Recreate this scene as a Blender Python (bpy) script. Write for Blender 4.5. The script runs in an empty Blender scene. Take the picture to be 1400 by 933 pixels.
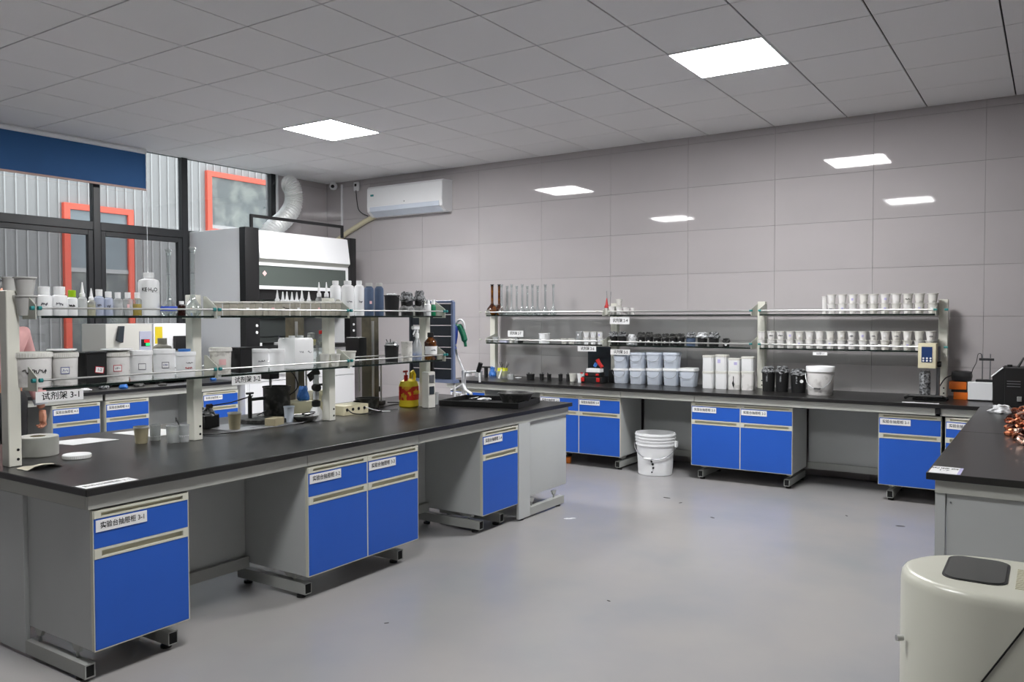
import bpy, bmesh, math, random
from mathutils import Vector, Matrix
R = math.radians
rnd = random.Random(7)
sc = bpy.context.scene
COL = sc.collection
# ------------------------------------------------------------------ camera
YAW, PITCH, ROLL = -0.5859, -0.0295, -0.0018
f_ = Vector((math.sin(YAW)*math.cos(PITCH), math.cos(YAW)*math.cos(PITCH), math.sin(PITCH)))
r_ = Vector((math.cos(YAW), -math.sin(YAW), 0)); u_ = r_.cross(f_)
cr, sr = math.cos(ROLL), math.sin(ROLL)
rr, uu = r_*cr + u_*sr, u_*cr - r_*sr
cd = bpy.data.cameras.new('camera'); cam = bpy.data.objects.new('camera', cd); COL.objects.link(cam)
cam.matrix_world = Matrix(((rr.x, uu.x, -f_.x, 2.6646), (rr.y, uu.y, -f_.y, -3.6959), (rr.z, uu.z, -f_.z, 1.367), (0, 0, 0, 1)))
cd.sensor_width = 36; cd.lens = 1116.62/1400*36; cd.clip_start = .05; cd.clip_end = 100
sc.camera = cam
sc.view_settings.view_transform = 'Standard'; sc.view_settings.look = 'None'; sc.view_settings.gamma = 1
sc.view_settings.exposure = 0.12
sc.cycles.transparent_max_bounces = 32
LAMP = 78.0      # strength of the ceiling panels
LAMP_NEAR = 54.0 # the two panels over the viewer's half of the room, set dimmer to darken it
SKY = 5.0       # overcast sky
w = bpy.data.worlds.new('overcast_sky'); sc.world = w; w.use_nodes = True
bg = w.node_tree.nodes['Background']; bg.inputs[0].default_value = (.97, .98, 1, 1); bg.inputs[1].default_value = SKY
H = 3.028; ZT = .74; WL = -4.93; WB = 3.572

# ------------------------------------------------------------------ materials
def lin(c):
    return tuple(((x/255)/12.92 if x/255 <= .04045 else ((x/255+.055)/1.055)**2.4) for x in c)
M = {}
def mat(name, c, rough=.5, metal=0, noise=0, nscale=8, bump=0, bscale=60, spec=.5, c2=None, trans=0, emit=0, coat=0, nlo=.45, nhi=.62, alpha=1):
    m = bpy.data.materials.new(name); m.use_nodes = True; M[name] = m
    nt = m.node_tree; b = nt.nodes['Principled BSDF']
    col = lin(c) + (1,)
    b.inputs['Base Color'].default_value = col; b.inputs['Roughness'].default_value = rough
    b.inputs['Metallic'].default_value = metal; b.inputs['Specular IOR Level'].default_value = spec
    b.inputs['Coat Weight'].default_value = coat; b.inputs['Transmission Weight'].default_value = trans
    if alpha < 1: b.inputs['Alpha'].default_value = alpha
    if emit: b.inputs['Emission Color'].default_value = col; b.inputs['Emission Strength'].default_value = emit
    tc = nt.nodes.new('ShaderNodeTexCoord')
    if noise or c2:
        n = nt.nodes.new('ShaderNodeTexNoise'); n.inputs['Scale'].default_value = nscale; n.inputs['Detail'].default_value = 5
        nt.links.new(tc.outputs['Object'], n.inputs['Vector'])
        rp = nt.nodes.new('ShaderNodeValToRGB'); rp.color_ramp.elements[0].position = nlo; rp.color_ramp.elements[1].position = nhi
        k = 1-noise
        rp.color_ramp.elements[0].color = col
        rp.color_ramp.elements[1].color = (lin(c2)+(1,)) if c2 else (col[0]*k, col[1]*k, col[2]*k, 1)
        nt.links.new(n.outputs['Fac'], rp.inputs[0]); nt.links.new(rp.outputs[0], b.inputs['Base Color'])
    if bump:
        n2 = nt.nodes.new('ShaderNodeTexNoise'); n2.inputs['Scale'].default_value = bscale; n2.inputs['Detail'].default_value = 3
        nt.links.new(tc.outputs['Object'], n2.inputs['Vector'])
        bp = nt.nodes.new('ShaderNodeBump'); bp.inputs['Strength'].default_value = bump; bp.inputs['Distance'].default_value = .01
        nt.links.new(n2.outputs['Fac'], bp.inputs['Height']); nt.links.new(bp.outputs[0], b.inputs['Normal'])
    return m
def thin(name, c, gloss=.12, rough=.02, haze=0, hc=(240, 242, 242)):
    """clear sheet: transparent with a fresnel reflection and, if asked, a milky share"""
    m = bpy.data.materials.new(name); m.use_nodes = True; M[name] = m
    nt = m.node_tree; nt.nodes.clear()
    out = nt.nodes.new('ShaderNodeOutputMaterial'); tr = nt.nodes.new('ShaderNodeBsdfTransparent'); gl = nt.nodes.new('ShaderNodeBsdfGlossy')
    tr.inputs[0].default_value = lin(c)+(1,); gl.inputs['Roughness'].default_value = rough
    mx = nt.nodes.new('ShaderNodeMixShader'); fr = nt.nodes.new('ShaderNodeFresnel'); fr.inputs[0].default_value = 1.45
    ad = nt.nodes.new('ShaderNodeMath'); ad.operation = 'ADD'; ad.inputs[1].default_value = gloss; ad.use_clamp = True
    lm = nt.nodes.new('ShaderNodeMath'); lm.operation = 'MINIMUM'; lm.inputs[1].default_value = .55
    nt.links.new(fr.outputs[0], ad.inputs[0]); nt.links.new(ad.outputs[0], lm.inputs[0]); nt.links.new(lm.outputs[0], mx.inputs[0])
    nt.links.new(tr.outputs[0], mx.inputs[1]); nt.links.new(gl.outputs[0], mx.inputs[2])
    last = mx
    if haze:
        df = nt.nodes.new('ShaderNodeBsdfDiffuse'); df.inputs[0].default_value = lin(hc)+(1,)
        m2 = nt.nodes.new('ShaderNodeMixShader'); m2.inputs[0].default_value = haze
        nt.links.new(mx.outputs[0], m2.inputs[1]); nt.links.new(df.outputs[0], m2.inputs[2]); last = m2
    nt.links.new(last.outputs[0], out.inputs[0]); return m

mat('wall_tile', (187, 182, 183), .035, noise=.05, nscale=1.2, bump=.012, bscale=2.2, spec=.42)
mat('grout', (146, 143, 144), .8)
mat('paint', (112, 110, 109), .6)
mat('floor', (160, 157, 156), .27, c2=(149, 149, 152), nscale=1.3, nlo=.4, nhi=.7, bump=.03, bscale=5, spec=.45)  # soft bluish sheen patches and scuffs put into the colour as noise
mat('ceil_tile', (240, 239, 240), .85, bump=.25, bscale=180)
mat('ceil_gap', (52, 52, 52), .9)
mat('lamp', (255, 255, 255), .5, emit=LAMP); mat('lamp_near', (255, 255, 255), .5, emit=LAMP_NEAR)
mat('white_metal', (242, 243, 245), .35)
mat('cab_grey', (192, 195, 194), .45, noise=.03, nscale=3)
mat('apron', (188, 189, 182), .42)
mat('handle', (212, 211, 196), .4)
mat('slot', (186, 182, 158), .5)
mat('blue', (34, 92, 194), .42, noise=.03, nscale=4)
mat('blackfoot', (22, 22, 22), .6)
mat('frame_grey', (170, 172, 168), .45)
mat('hole', (12, 12, 12), .9)
mat('worktop', (27, 26, 26), .3, noise=.25, nscale=3.5, c2=(44, 43, 42), bump=.04, bscale=200, spec=.55, nlo=.5, nhi=.8)
mat('post', (226, 225, 214), .45)
mat('bracket', (192, 194, 184), .45)
mat('teal', (30, 130, 130), .5)
mat('steel', (190, 190, 188), .42, .8)
mat('dull_steel', (150, 152, 155), .4, .9)
mat('black', (24, 24, 25), .45)
mat('black_gloss', (16, 17, 18), .2)
mat('alu_dark', (38, 40, 43), .4)
mat('blind', (36, 88, 142), .7, noise=.06, nscale=3)
mat('blind_bar', (190, 160, 150), .5)
mat('paper', (240, 240, 240), .8)
mat('ink', (20, 20, 22), .8)
mat('ink_grey', (95, 95, 105), .8)
mat('ink_blue', (70, 80, 150), .8)
mat('ink_red', (190, 40, 55), .8)
mat('pink_label', (235, 190, 190), .8)
mat('violet_label', (190, 185, 225), .7)
mat('white_plastic', (240, 241, 242), .35)
mat('off_white', (214, 213, 206), .4)
mat('grimy', (232, 230, 228), .5, c2=(172, 168, 164), nscale=16, nlo=.52, nhi=.74)
mat('grimy2', (224, 222, 216), .5, c2=(140, 136, 130), nscale=22, nlo=.5, nhi=.72)
mat('grey_plastic', (186, 185, 182), .45)
mat('pale_blue', (212, 220, 232), .4, noise=.06, nscale=6)
mat('pot_trans', (168, 164, 152), .4, noise=.12, nscale=20)
mat('lilac', (186, 188, 208), .5)
mat('lime', (150, 190, 20), .4)
mat('yellow_liq', (225, 190, 30), .2)
mat('pale_yellow', (222, 214, 150), .35)
mat('blueish', (176, 184, 204), .3)
mat('bluegrey', (82, 98, 124), .3, noise=.15, nscale=12)
mat('grey_liq', (128, 134, 144), .3)
mat('tape_blue', (40, 80, 200), .5)
mat('amber', (58, 26, 8), .1, spec=.8, c2=(126, 74, 18), nscale=14)
mat('amber_dark', (38, 12, 8), .12, spec=.7)
mat('orange', (226, 120, 26), .5)
mat('red', (196, 34, 32), .4)
mat('green', (10, 120, 80), .4)
mat('blue_cap', (60, 120, 200), .4)
mat('yellow', (230, 205, 40), .5)
mat('tan', (170, 160, 132), .5)
mat('film', (150, 152, 154), .3, .1, c2=(40, 40, 42), nscale=60, bump=.6, bscale=50, nlo=.42, nhi=.6)
mat('crumple', (226, 228, 230), .4, c2=(150, 150, 152), nscale=26, bump=.5, bscale=40)
mat('soot', (46, 46, 45), .5, c2=(104, 104, 100), nscale=26, nlo=.5, nhi=.75)
mat('olive', (74, 70, 56), .5, c2=(104, 98, 78), nscale=7)
mat('beige', (222, 214, 182), .4)
mat('duct', (228, 229, 228), .35, .45, bump=.8, bscale=45)
mat('clad', (140, 136, 134), .75, noise=.06, nscale=.8)
mat('rib', (164, 160, 158), .7)
mat('orange_frame', (214, 84, 62), .6)
mat('pane_blue', (112, 118, 122), .3, noise=.1, nscale=1.5)
mat('pane_grey', (92, 93, 92), .6, c2=(122, 122, 116), nscale=4)
mat('ground', (140, 138, 135), .9)
mat('rack_blue', (112, 126, 158), .45)
mat('slate', (44, 52, 60), .45)
mat('pink', (220, 168, 166), .85, noise=.1, nscale=9)
mat('cuff', (186, 190, 196), .8)
mat('trousers', (40, 40, 42), .85)
mat('skin', (196, 138, 112), .55)
mat('hair', (22, 18, 16), .5)
mat('eye', (240, 240, 238), .3)
mat('copper', (222, 138, 100), .28, .8, c2=(84, 34, 24), nscale=30)
mat('copper_pale', (250, 206, 184), .25, .8)
mat('copper_dark', (60, 30, 22), .4, .6)
mat('machine', (206, 206, 192), .3, noise=.02, nscale=4)
mat('smoke_glass', (44, 50, 46), .06)
mat('lcd', (44, 66, 112), .2)
mat('lime_yellow', (212, 214, 60), .6)
mat('label_beige', (216, 210, 190), .7)
mat('sash_glass', (84, 92, 88), .12)
mat('hood_inner', (150, 158, 156), .5)
mat('glove_blue', (30, 60, 150), .5)
mat('glove_green', (10, 110, 80), .5)
mat('drum_orange', (220, 108, 20), .5)
mat('splash', (60, 58, 56), .8)
thin('glass', (240, 245, 245), .10, .02, .07, (245, 248, 248))
thin('window_glass', (226, 232, 234), .02); thin('tinted_glass', (198, 202, 204), .02)
thin('shelf_glass', (244, 249, 247), .02)
thin('clear_plastic', (238, 240, 240), .08, .1, .26)
thin('milky', (225, 228, 230), .05, .15, .5)
thin('bag_clear', (235, 236, 238), .12, .12, .28)
thin('amber_glass', (150, 70, 20), .06, .03, .25, (90, 40, 10))

# ------------------------------------------------------------------ mesh building
class MB:
    def __init__(s, off=(0, 0, 0)): s.bm = bmesh.new(); s.o = Vector(off)
    def box(s, x0, x1, y0, y1, z0, z1, m=0, bev=0, rot=None):
        r = bmesh.ops.create_cube(s.bm, size=1)['verts']
        c = Vector(((x0+x1)/2, (y0+y1)/2, (z0+z1)/2)); d = (abs(x1-x0), abs(y1-y0), abs(z1-z0))
        for v in r: v.co = Vector((v.co.x*d[0], v.co.y*d[1], v.co.z*d[2]))
        fs = set(f for v in r for f in v.link_faces)
        if bev:
            es = list(set(e for v in r for e in v.link_edges))
            g = bmesh.ops.bevel(s.bm, geom=es, offset=bev, segments=2 if bev > .004 else 1, profile=.7, affect='EDGES')
            fs = set(g['faces']) | set(f for f in fs if f.is_valid)
            vs = set(v for f in fs for v in f.verts)
        else: vs = r
        for v in vs:
            if rot is not None: v.co = rot @ v.co
            v.co += c - s.o
        for f in fs: f.material_index = m
        return s
    def ring(s, c, ax, r, n, ph=0):
        ax = ax.normalized(); t = Vector((0, 0, 1)) if abs(ax.z) < .9 else Vector((1, 0, 0))
        a = ax.cross(t).normalized(); b = ax.cross(a)
        return [s.bm.verts.new(c - s.o + a*math.cos(2*math.pi*i/n+ph)*r + b*math.sin(2*math.pi*i/n+ph)*r) for i in range(n)]
    def bridge(s, A, B, m):
        n = len(A)
        for i in range(n):
            f = s.bm.faces.new((A[i], A[(i+1) % n], B[(i+1) % n], B[i])); f.material_index = m
    def cyl(s, p0, p1, r0, r1=None, n=12, m=0, caps=True):
        p0, p1 = Vector(p0), Vector(p1); r1 = r0 if r1 is None else r1
        A = s.ring(p0, p1-p0, r0, n); B = s.ring(p1, p1-p0, r1, n); s.bridge(A, B, m)
        if caps:
            s.bm.faces.new(A[::-1]).material_index = m; s.bm.faces.new(B).material_index = m
        return s
    def tube(s, pts, r, n=8, m=0, caps=True):
        pts = [Vector(p) for p in pts]; prev = None
        t0 = (pts[1]-pts[0]).normalized(); ref = Vector((0, 0, 1)) if abs(t0.z) < .9 else Vector((1, 0, 0))
        rs = r if isinstance(r, (list, tuple)) else [r]*len(pts)
        for i, p in enumerate(pts):
            t = (pts[min(i+1, len(pts)-1)]-pts[max(i-1, 0)]).normalized()
            a = t.cross(ref)
            if a.length < 1e-4: a = t.cross(Vector((.3, .9, .2)))
            a.normalize(); b = t.cross(a); ref = -b if b.dot(ref) < 0 else b
            a = t.cross(ref).normalized()
            V = [s.bm.verts.new(p - s.o + (a*math.cos(2*math.pi*k/n) + ref*math.sin(2*math.pi*k/n))*rs[i]) for k in range(n)]
            if prev: s.bridge(prev, V, m)
            elif caps: s.bm.faces.new(V[::-1]).material_index = m
            prev = V
        if caps: s.bm.faces.new(prev).material_index = m
        return s
    def lathe(s, prof, n=16, m=0, c=(0, 0, 0), sq=0):
        c = Vector(c) - s.o; prev = None
        for r, z in prof:
            if r < 1e-6: cur = [s.bm.verts.new(c + Vector((0, 0, z)))]
            else:
                cur = []
                for i in range(n):
                    a = 2*math.pi*(i+.5)/n; x, y = math.cos(a), math.sin(a)
                    if sq:
                        k = (abs(x)**sq+abs(y)**sq)**(-1/sq); x *= k; y *= k
                    cur.append(s.bm.verts.new(c + Vector((x*r, y*r, z))))
            if prev:
                if len(prev) == 1 and len(cur) > 1:
                    for i in range(n): s.bm.faces.new((prev[0], cur[(i+1) % n], cur[i])).material_index = m
                elif len(cur) == 1 and len(prev) > 1:
                    for i in range(n): s.bm.faces.new((prev[i], prev[(i+1) % n], cur[0])).material_index = m
                elif len(cur) > 1: s.bridge(prev, cur, m)
            prev = cur
        return s
    def prism(s, pts, ax, a0, a1, m=0):
        def P(p, a):
            q = [0, 0, 0]; i, j = [k for k in range(3) if k != ax]; q[i], q[j], q[ax] = p[0], p[1], a
            return s.bm.verts.new(Vector(q) - s.o)
        A = [P(p, a0) for p in pts]; B = [P(p, a1) for p in pts]; s.bridge(A, B, m)
        s.bm.faces.new(A[::-1]).material_index = m; s.bm.faces.new(B).material_index = m
        return s
    def jit(s, amt, seed=1):
        q = random.Random(seed)
        for v in s.bm.verts: v.co += Vector((q.uniform(-amt, amt), q.uniform(-amt, amt), q.uniform(-amt, amt)))
        return s
    def mesh(s, name, mats, smooth=True):
        smooth = smooth and not getattr(s, 'flat', False)
        bmesh.ops.recalc_face_normals(s.bm, faces=s.bm.faces[:])
        me = bpy.data.meshes.new(name); s.bm.to_mesh(me); s.bm.free()
        for x in (mats if isinstance(mats, (list, tuple)) else [mats]): me.materials.append(M[x] if isinstance(x, str) else x)
        if smooth:
            for p in me.polygons: p.use_smooth = True
            me.set_sharp_from_angle(angle=R(32))
        return me
def obj(name, me, parent=None, loc=(0, 0, 0), rot=(0, 0, 0)):
    o = bpy.data.objects.new(name, me); COL.objects.link(o); o.parent = parent; o.location = loc; o.rotation_euler = rot
    return o
def part(name, mb, mats, parent, loc=(0, 0, 0), rot=(0, 0, 0), label=None, smooth=True):
    o = obj(name, mb.mesh(name, mats, smooth), parent, loc, rot)
    if label: o['label'] = label
    return o
def thing(name, label, cat, loc=(0, 0, 0), rz=0, group=None):
    o = bpy.data.objects.new(name, None); COL.objects.link(o); o.location = loc; o.rotation_euler = (0, 0, rz); o.empty_display_size = .05
    o['label'] = label; o['category'] = cat
    if group: o['group'] = group
    return o
def solo(name, mb, mats, label, cat, loc=(0, 0, 0), rot=(0, 0, 0), group=None):
    o = part(name, mb, mats, None, loc, rot); o['label'] = label; o['category'] = cat
    if group: o['group'] = group
    return o
def struct(name, mb, mats, parent=None, loc=(0, 0, 0), rot=(0, 0, 0)):
    o = part(name, mb, mats, parent, loc, rot)
    if parent is None: o['kind'] = 'structure'
    return o
TXT = {}
def lettering(txt, size, parent, loc, rot, m='ink', sx=1, name='lettering'):
    key = (txt, round(size, 4), m, sx)
    if key not in TXT:
        cu = bpy.data.curves.new('txt', 'FONT'); cu.body = txt; cu.size = size; cu.align_x = 'CENTER'; cu.align_y = 'CENTER'
        cu.resolution_u = 2; cu.offset = size*.013
        o = bpy.data.objects.new('txt', cu); COL.objects.link(o)
        dg = bpy.context.evaluated_depsgraph_get(); dg.update()
        me = bpy.data.meshes.new_from_object(o.evaluated_get(dg)); bpy.data.objects.remove(o); bpy.data.curves.remove(cu)
        for v in me.vertices: v.co.x *= sx
        me.materials.clear(); me.materials.append(M[m]); TXT[key] = me
    return obj(name, TXT[key], parent, loc, rot)
FX = (R(90), 0, R(90))      # lettering facing +x
FY = (R(90), 0, 0)          # lettering facing -y
def plate(parent, c, w_, h_, txt, size, face='x', m='ink', sx=.8, nm='sign_plate'):
    """a white plate, its front centre at c, with its writing as a sub-part"""
    c = Vector(c)-parent.location; x, y, z = c; t = .0025
    mb = MB()
    if face == 'x': mb.box(x-t, x, y-w_/2, y+w_/2, z-h_/2, z+h_/2); l = (x+.0006, y+w_*.03, z); r = FX
    else: mb.box(x-w_/2, x+w_/2, y, y+t, z-h_/2, z+h_/2); l = (x+w_*.03, y-.0006, z); r = FY
    p = part(nm, mb, 'paper', parent)
    lettering(txt, size, p, l, r, m, sx); return p

# ------------------------------------------------------------------ the room
YN, XR = -9.0, 3.05
fl = MB().box(WL-.1, XR+.1, YN-.1, WB+.1, -.08, 0); struct('floor', fl, 'floor')
for i, (x, y, s_) in enumerate([(.25, 2.05, .02), (.4, 1.95, .012), (.75, 1.65, .014), (-.05, 1.1, .03), (1.5, 2.2, .012), (1.85, 2.1, .02), (-.35, 1.35, .012), (.9, -.2, .008), (.2, -1.0, .008)]):
    mb = MB().cyl((0, 0, 0), (0, 0, .0012), s_, s_*.9, 9)
    for v in mb.bm.verts: v.co.x *= 1.5; v.co.y *= .6
    solo('floor_stain', mb, 'splash' if i != 3 else 'crumple', 'pale smear on floor beside far foot of island' if i == 3 else 'small dark speck of dirt on the grey floor', 'stain', (x, y, .0004), (0, 0, i*1.3), None if i == 3 else 'dirt specks on the floor')
# ceiling: dark slab with recessed joints, panels below it
ce = struct('ceiling', MB().box(WL-.1, XR+.1, YN-.1, WB+.1, H+.012, H+.1), 'ceil_gap')
LIGHTS = [(-2.7, 1.5), (.9, 1.5), (-2.7, -2.1), (.9, -2.1)]
tile_me = {}
def ctile(x0, x1, y0, y1):
    k = (round(x1-x0, 3), round(y1-y0, 3))
    if k not in tile_me:
        g = .0045; tile_me[k] = MB().box(-k[0]/2+g, k[0]/2-g, -k[1]/2+g, k[1]/2-g, 0, .011, bev=.0018).mesh('ceiling_tile', 'ceil_tile', False)
    obj('ceiling_tile', tile_me[k], ce, ((x0+x1)/2, (y0+y1)/2, H))
xs = [WL]+[round(.6*i, 3) for i in range(-8, 6)]+[XR]; ys = [YN]+[round(.6*j, 3) for j in range(-14, 6)]+[WB]
for i in range(len(xs)-1):
    for j in range(len(ys)-1):
        cx, cy = (xs[i]+xs[i+1])/2, (ys[j]+ys[j+1])/2
        if any(abs(cx-a) < .05 and abs(cy-b) < .05 for a, b in LIGHTS): continue
        if ys[j+1]-ys[j] > .02: ctile(xs[i], xs[i+1], ys[j], ys[j+1])
for (x, y), nm in zip(LIGHTS, ['square ceiling light panel nearer the window wall, above the fume hood aisle', 'square ceiling light panel over the open floor, nearer the right bench', 'square ceiling light panel behind the viewer on the window side', 'square ceiling light panel behind the viewer on the right side']):
    t = thing('ceiling_light', nm, 'ceiling light', (x, y, H-.008), 0, 'square light panels in the ceiling')
    fr = MB()
    for a in (-1, 1):
        fr.box(a*.297-.006, a*.297+.006, -.297, .297, 0, .018); fr.box(-.297, .297, a*.297-.006, a*.297+.006, 0, .018)
    part('frame', fr, 'white_metal', t)
    part('diffuser', MB().box(-.291, .291, -.291, .291, .002, .008), 'lamp' if y > 0 else 'lamp_near', t, smooth=False)
# tiled back wall
wb = struct('wall_back', MB().box(WL-.1, XR+.1, WB+.011, WB+.12, 0, H+.1), 'grout')
wl_ = MB().box(WL-.12, WL-.011, 2.72, WB+.02, 0, H+.1)
wl = struct('wall_left', wl_.box(WL-.12, WL-.011, YN-.1, 2.72, 0, .86).box(WL-.12, WL-.011, YN-.1, -3.035, .86, H+.1), 'grout')
zs = [0, .165, .565, .965, 1.365, 1.765, 2.165, 2.565, 2.965, H+.01]
xw = [WL]+[round(.61+.8*k, 3) for k in range(-6, 4)]; xw = [x for x in xw if x < XR]+[XR]
wt = {}
def wtile(a, w_, h_, loc, rz, parent):
    k = (round(w_, 3), round(h_, 3))
    if k not in wt:
        g = .0008; wt[k] = MB().box(-w_/2+g, w_/2-g, 0, .010, -h_/2+g, h_/2-g, bev=.0008).mesh('wall_tile', 'wall_tile', False)
    obj('wall_tile', wt[k], parent, loc, (rnd.uniform(-.0022, .0022), 0, rz+rnd.uniform(-.0016, .0016)))
for i in range(len(xw)-1):
    for j in range(len(zs)-1):
        if xw[i+1]-xw[i] > .02: wtile(0, xw[i+1]-xw[i], zs[j+1]-zs[j], ((xw[i]+xw[i+1])/2, WB, (zs[j]+zs[j+1])/2), 0, wb)
for y0, y1 in ((2.76, 3.16), (3.16, WB)):
    for j in range(len(zs)-1): wtile(0, y1-y0, zs[j+1]-zs[j], (WL, (y0+y1)/2, (zs[j]+zs[j+1])/2), R(90), wl)
struct('wall_right', MB().box(XR, XR+.12, YN-.1, WB+.1, 0, H+.1), 'paint')
struct('wall_near', MB().box(WL-.1, XR+.1, YN-.12, YN, 0, H+.1), 'paint')
# window wall: dark aluminium frames with panes
wn = struct('window_1', MB().box(WL-.03, WL+.03, -3.03, 2.735, .86, .93), 'alu_dark')
def wbar(y0, y1, z0, z1, d=.035, nm='frame'): return part(nm, MB().box(WL-d, WL+d, y0, y1, z0, z1, bev=.004), 'alu_dark', wn)
MUL = [-3.0, -1.8, -.6, .6, 1.545, 2.705]
for y in MUL: wbar(y-.035, y+.035, .93, H)
for a, b in zip(MUL[:-1], MUL[1:]):
    wbar(a+.035, b-.035, 2.195, 2.275)
    part('pane', MB().box(WL-.004, WL+.004, a+.035, b-.035, 2.275, H), 'window_glass', wn, smooth=False)
    part('pane', MB().box(WL-.004, WL+.004, a+.075, b-.075, .97, 2.155), 'tinted_glass', wn, smooth=False)
    s_ = MB()
    for (p, q, z0, z1) in ((a+.038, a+.085, .93, 2.192), (b-.085, b-.038, .93, 2.192), (a+.085, b-.085, .93, .975), (a+.085, b-.085, 2.145, 2.192)):
        s_.box(WL-.02, WL+.028, p, q, z0, z1, bev=.003)
    part('sash', s_, 'alu_dark', wn)
struct('trim_1', MB().box(WL-.05, WL+.05, 2.735, 2.76, 0, H), 'white_metal')
t = thing('roller_blind', 'dark blue roller blind pulled a third down over the window', 'blind', (WL+.12, -1.2, H))
part('fabric', MB().box(-.001, .001, -2.2, 2.25, -.395, -.045), 'blind', t)
part('bottom_bar', MB().box(-.008, .008, -2.2, 2.26, -.412, -.393, bev=.003), 'blind_bar', t)
part('roller', MB().cyl((0, -2.2, -.03), (0, 2.25, -.03), .024), 'white_metal', t)
part('chain', MB().tube([(.02, 2.24, -.05), (.022, 2.243, -1.0), (.02, 2.24, -1.85)], .003, 5), 'white_metal', t)
# building across the yard
t = thing('neighbouring_building', 'grey ribbed cladding building with orange window frames outside the window', 'building', (-9, 2, -.3))
part('wall', MB().box(-.3, 0, -16, 12, 0, 4.9), 'clad', t)
rb = MB().box(0, .018, -.009, .009, 0, 4.9).mesh('rib', 'rib', False)
for k in range(110):
    y = -8 + k*.142
    obj('rib', rb, t, (0, y, 0))
def owin(y0, y1, z0, z1, zb, up='pane_blue'):
    fr = MB(); w_ = .085
    for a, b, c, d in ((y0, y0+w_, z0, z1), (y1-w_, y1, z0, z1), (y0+w_, y1-w_, z1-w_, z1), (y0+w_, y1-w_, z0, z0+w_)): fr.box(0, .07, a, b, c, d)
    f = part('window_frame', fr, 'orange_frame', t)
    part('pane', MB().box(.02, .03, y0+w_, y1-w_, zb, z1-w_), up, f); part('lower_pane', MB().box(.02, .03, y0+w_, y1-w_, z0+w_, zb-.06), 'pane_grey', f)
    part('bar', MB().box(.02, .05, y0+w_, y1-w_, zb-.06, zb), 'rib', f)
owin(.42, 1.46, .6, 3.29, 2.38); owin(2.76, 4.2, 3.05, 4.08, 3.2, 'pane_grey')
struct('ground', MB().box(-9, WL-.12, -14, 14, -.4, -.3), 'ground')

# ------------------------------------------------------------------ laboratory furniture
def hstrip(w_, z0, z1):
    """recessed grip rail: light frame, darker slot"""
    m_ = MB(); a, b = .07*w_, .06*w_
    m_.box(0, w_, 0, .020, z1-.009, z1); m_.box(0, w_, 0, .020, z0, z0+.007)
    m_.box(0, a, 0, .020, z0+.007, z1-.009); m_.box(w_-b, w_, 0, .020, z0+.007, z1-.009)
    m_.box(a, w_-b, .012, .020, z0+.007, z1-.009, 1); return m_
def cabinet(label, loc, rz, w_, d, signs, depthz=(.12, .650), group='blue fronted drawer cabinets'):
    t = thing('drawer_cabinet', label, 'cabinet', loc, rz, group)
    z0, z1 = depthz
    n = len(signs); ww = w_/n
    part('carcass', MB().box(0, w_, .021, d, z0, z1, bev=.002), 'cab_grey', t)
    eg = MB().box(0, w_, .003, .021, z0, z0+.003)
    for i in range(n+1):
        xx = min(max(i*ww, .0016), w_-.0016); eg.box(xx-(.0016 if i in (0, n) else .0035), xx+(.0016 if i in (0, n) else .0035), .003, .021, z0+.003, z1)
    part('edge_trim', eg, 'handle', t)
    for i, sg in enumerate(signs):
        x0 = i*ww+.004; w2 = ww-.008
        dr = part('drawer_front', MB().box(x0, x0+w2, .002, .02, .506, .618, bev=.0015), 'blue', t)
        part('handle', hstrip(w2, .619, z1-.002), ['handle', 'slot'], dr, (x0, 0, 0))
        do = part('door', MB().box(x0, x0+w2, .002, .02, z0+.004, .466, bev=.0015), 'blue', t)
        part('handle', hstrip(w2, .467, .505), ['handle', 'slot'], do, (x0, 0, 0))
        pw = min(.205, w2*.56); tilt = R(rnd.uniform(-1.2, .8))
        pl = part('sign_plate', MB().box(0, pw, -.0015, .001, -.022, .022), 'paper', t, (x0+.006, 0, .59), (0, 0, 0))
        lettering('实验台抽屉柜 '+sg, .026, pl, (pw*.52, -.0022, 0), FY, 'ink', .92)
    return t
def feet(label, loc, rz, d, group='grey steel foot frames under the benches'):
    """C-frame foot: hollow rail on levelling feet with a stub to the cabinet"""
    t = thing('foot_frame', label, 'bench frame', loc, rz, group)
    m_ = MB(); z0, z1 = .022, .076
    m_.box(-.02, .02, .003, d, z0, z1); m_.box(-.022, .022, 0, .003, z1-.004, z1); m_.box(-.022, .022, 0, .003, z0, z0+.004)
    m_.box(-.022, -.018, 0, .003, z0, z1); m_.box(.018, .022, 0, .003, z0, z1); m_.box(-.018, .018, .001, .0035, z0+.004, z1-.004, 1)
    part('foot_rail', m_, ['frame_grey', 'hole'], t)
    for y in (.05, d-.06):
        part('levelling_foot', MB().cyl((0, y, 0), (0, y, .012), .022).cyl((0, y, .012), (0, y, .024), .009, n=8), 'blackfoot', t)
    part('stub', MB().prism([(.07, z1+.016), (.13, z1+.016), (.16, .12), (.06, .12)], 0, -.018, .018).cyl((0, .1, z1), (0, .1, z1+.017), .006, n=8), 'frame_grey', t)
    return t
XI = -.29
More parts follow.
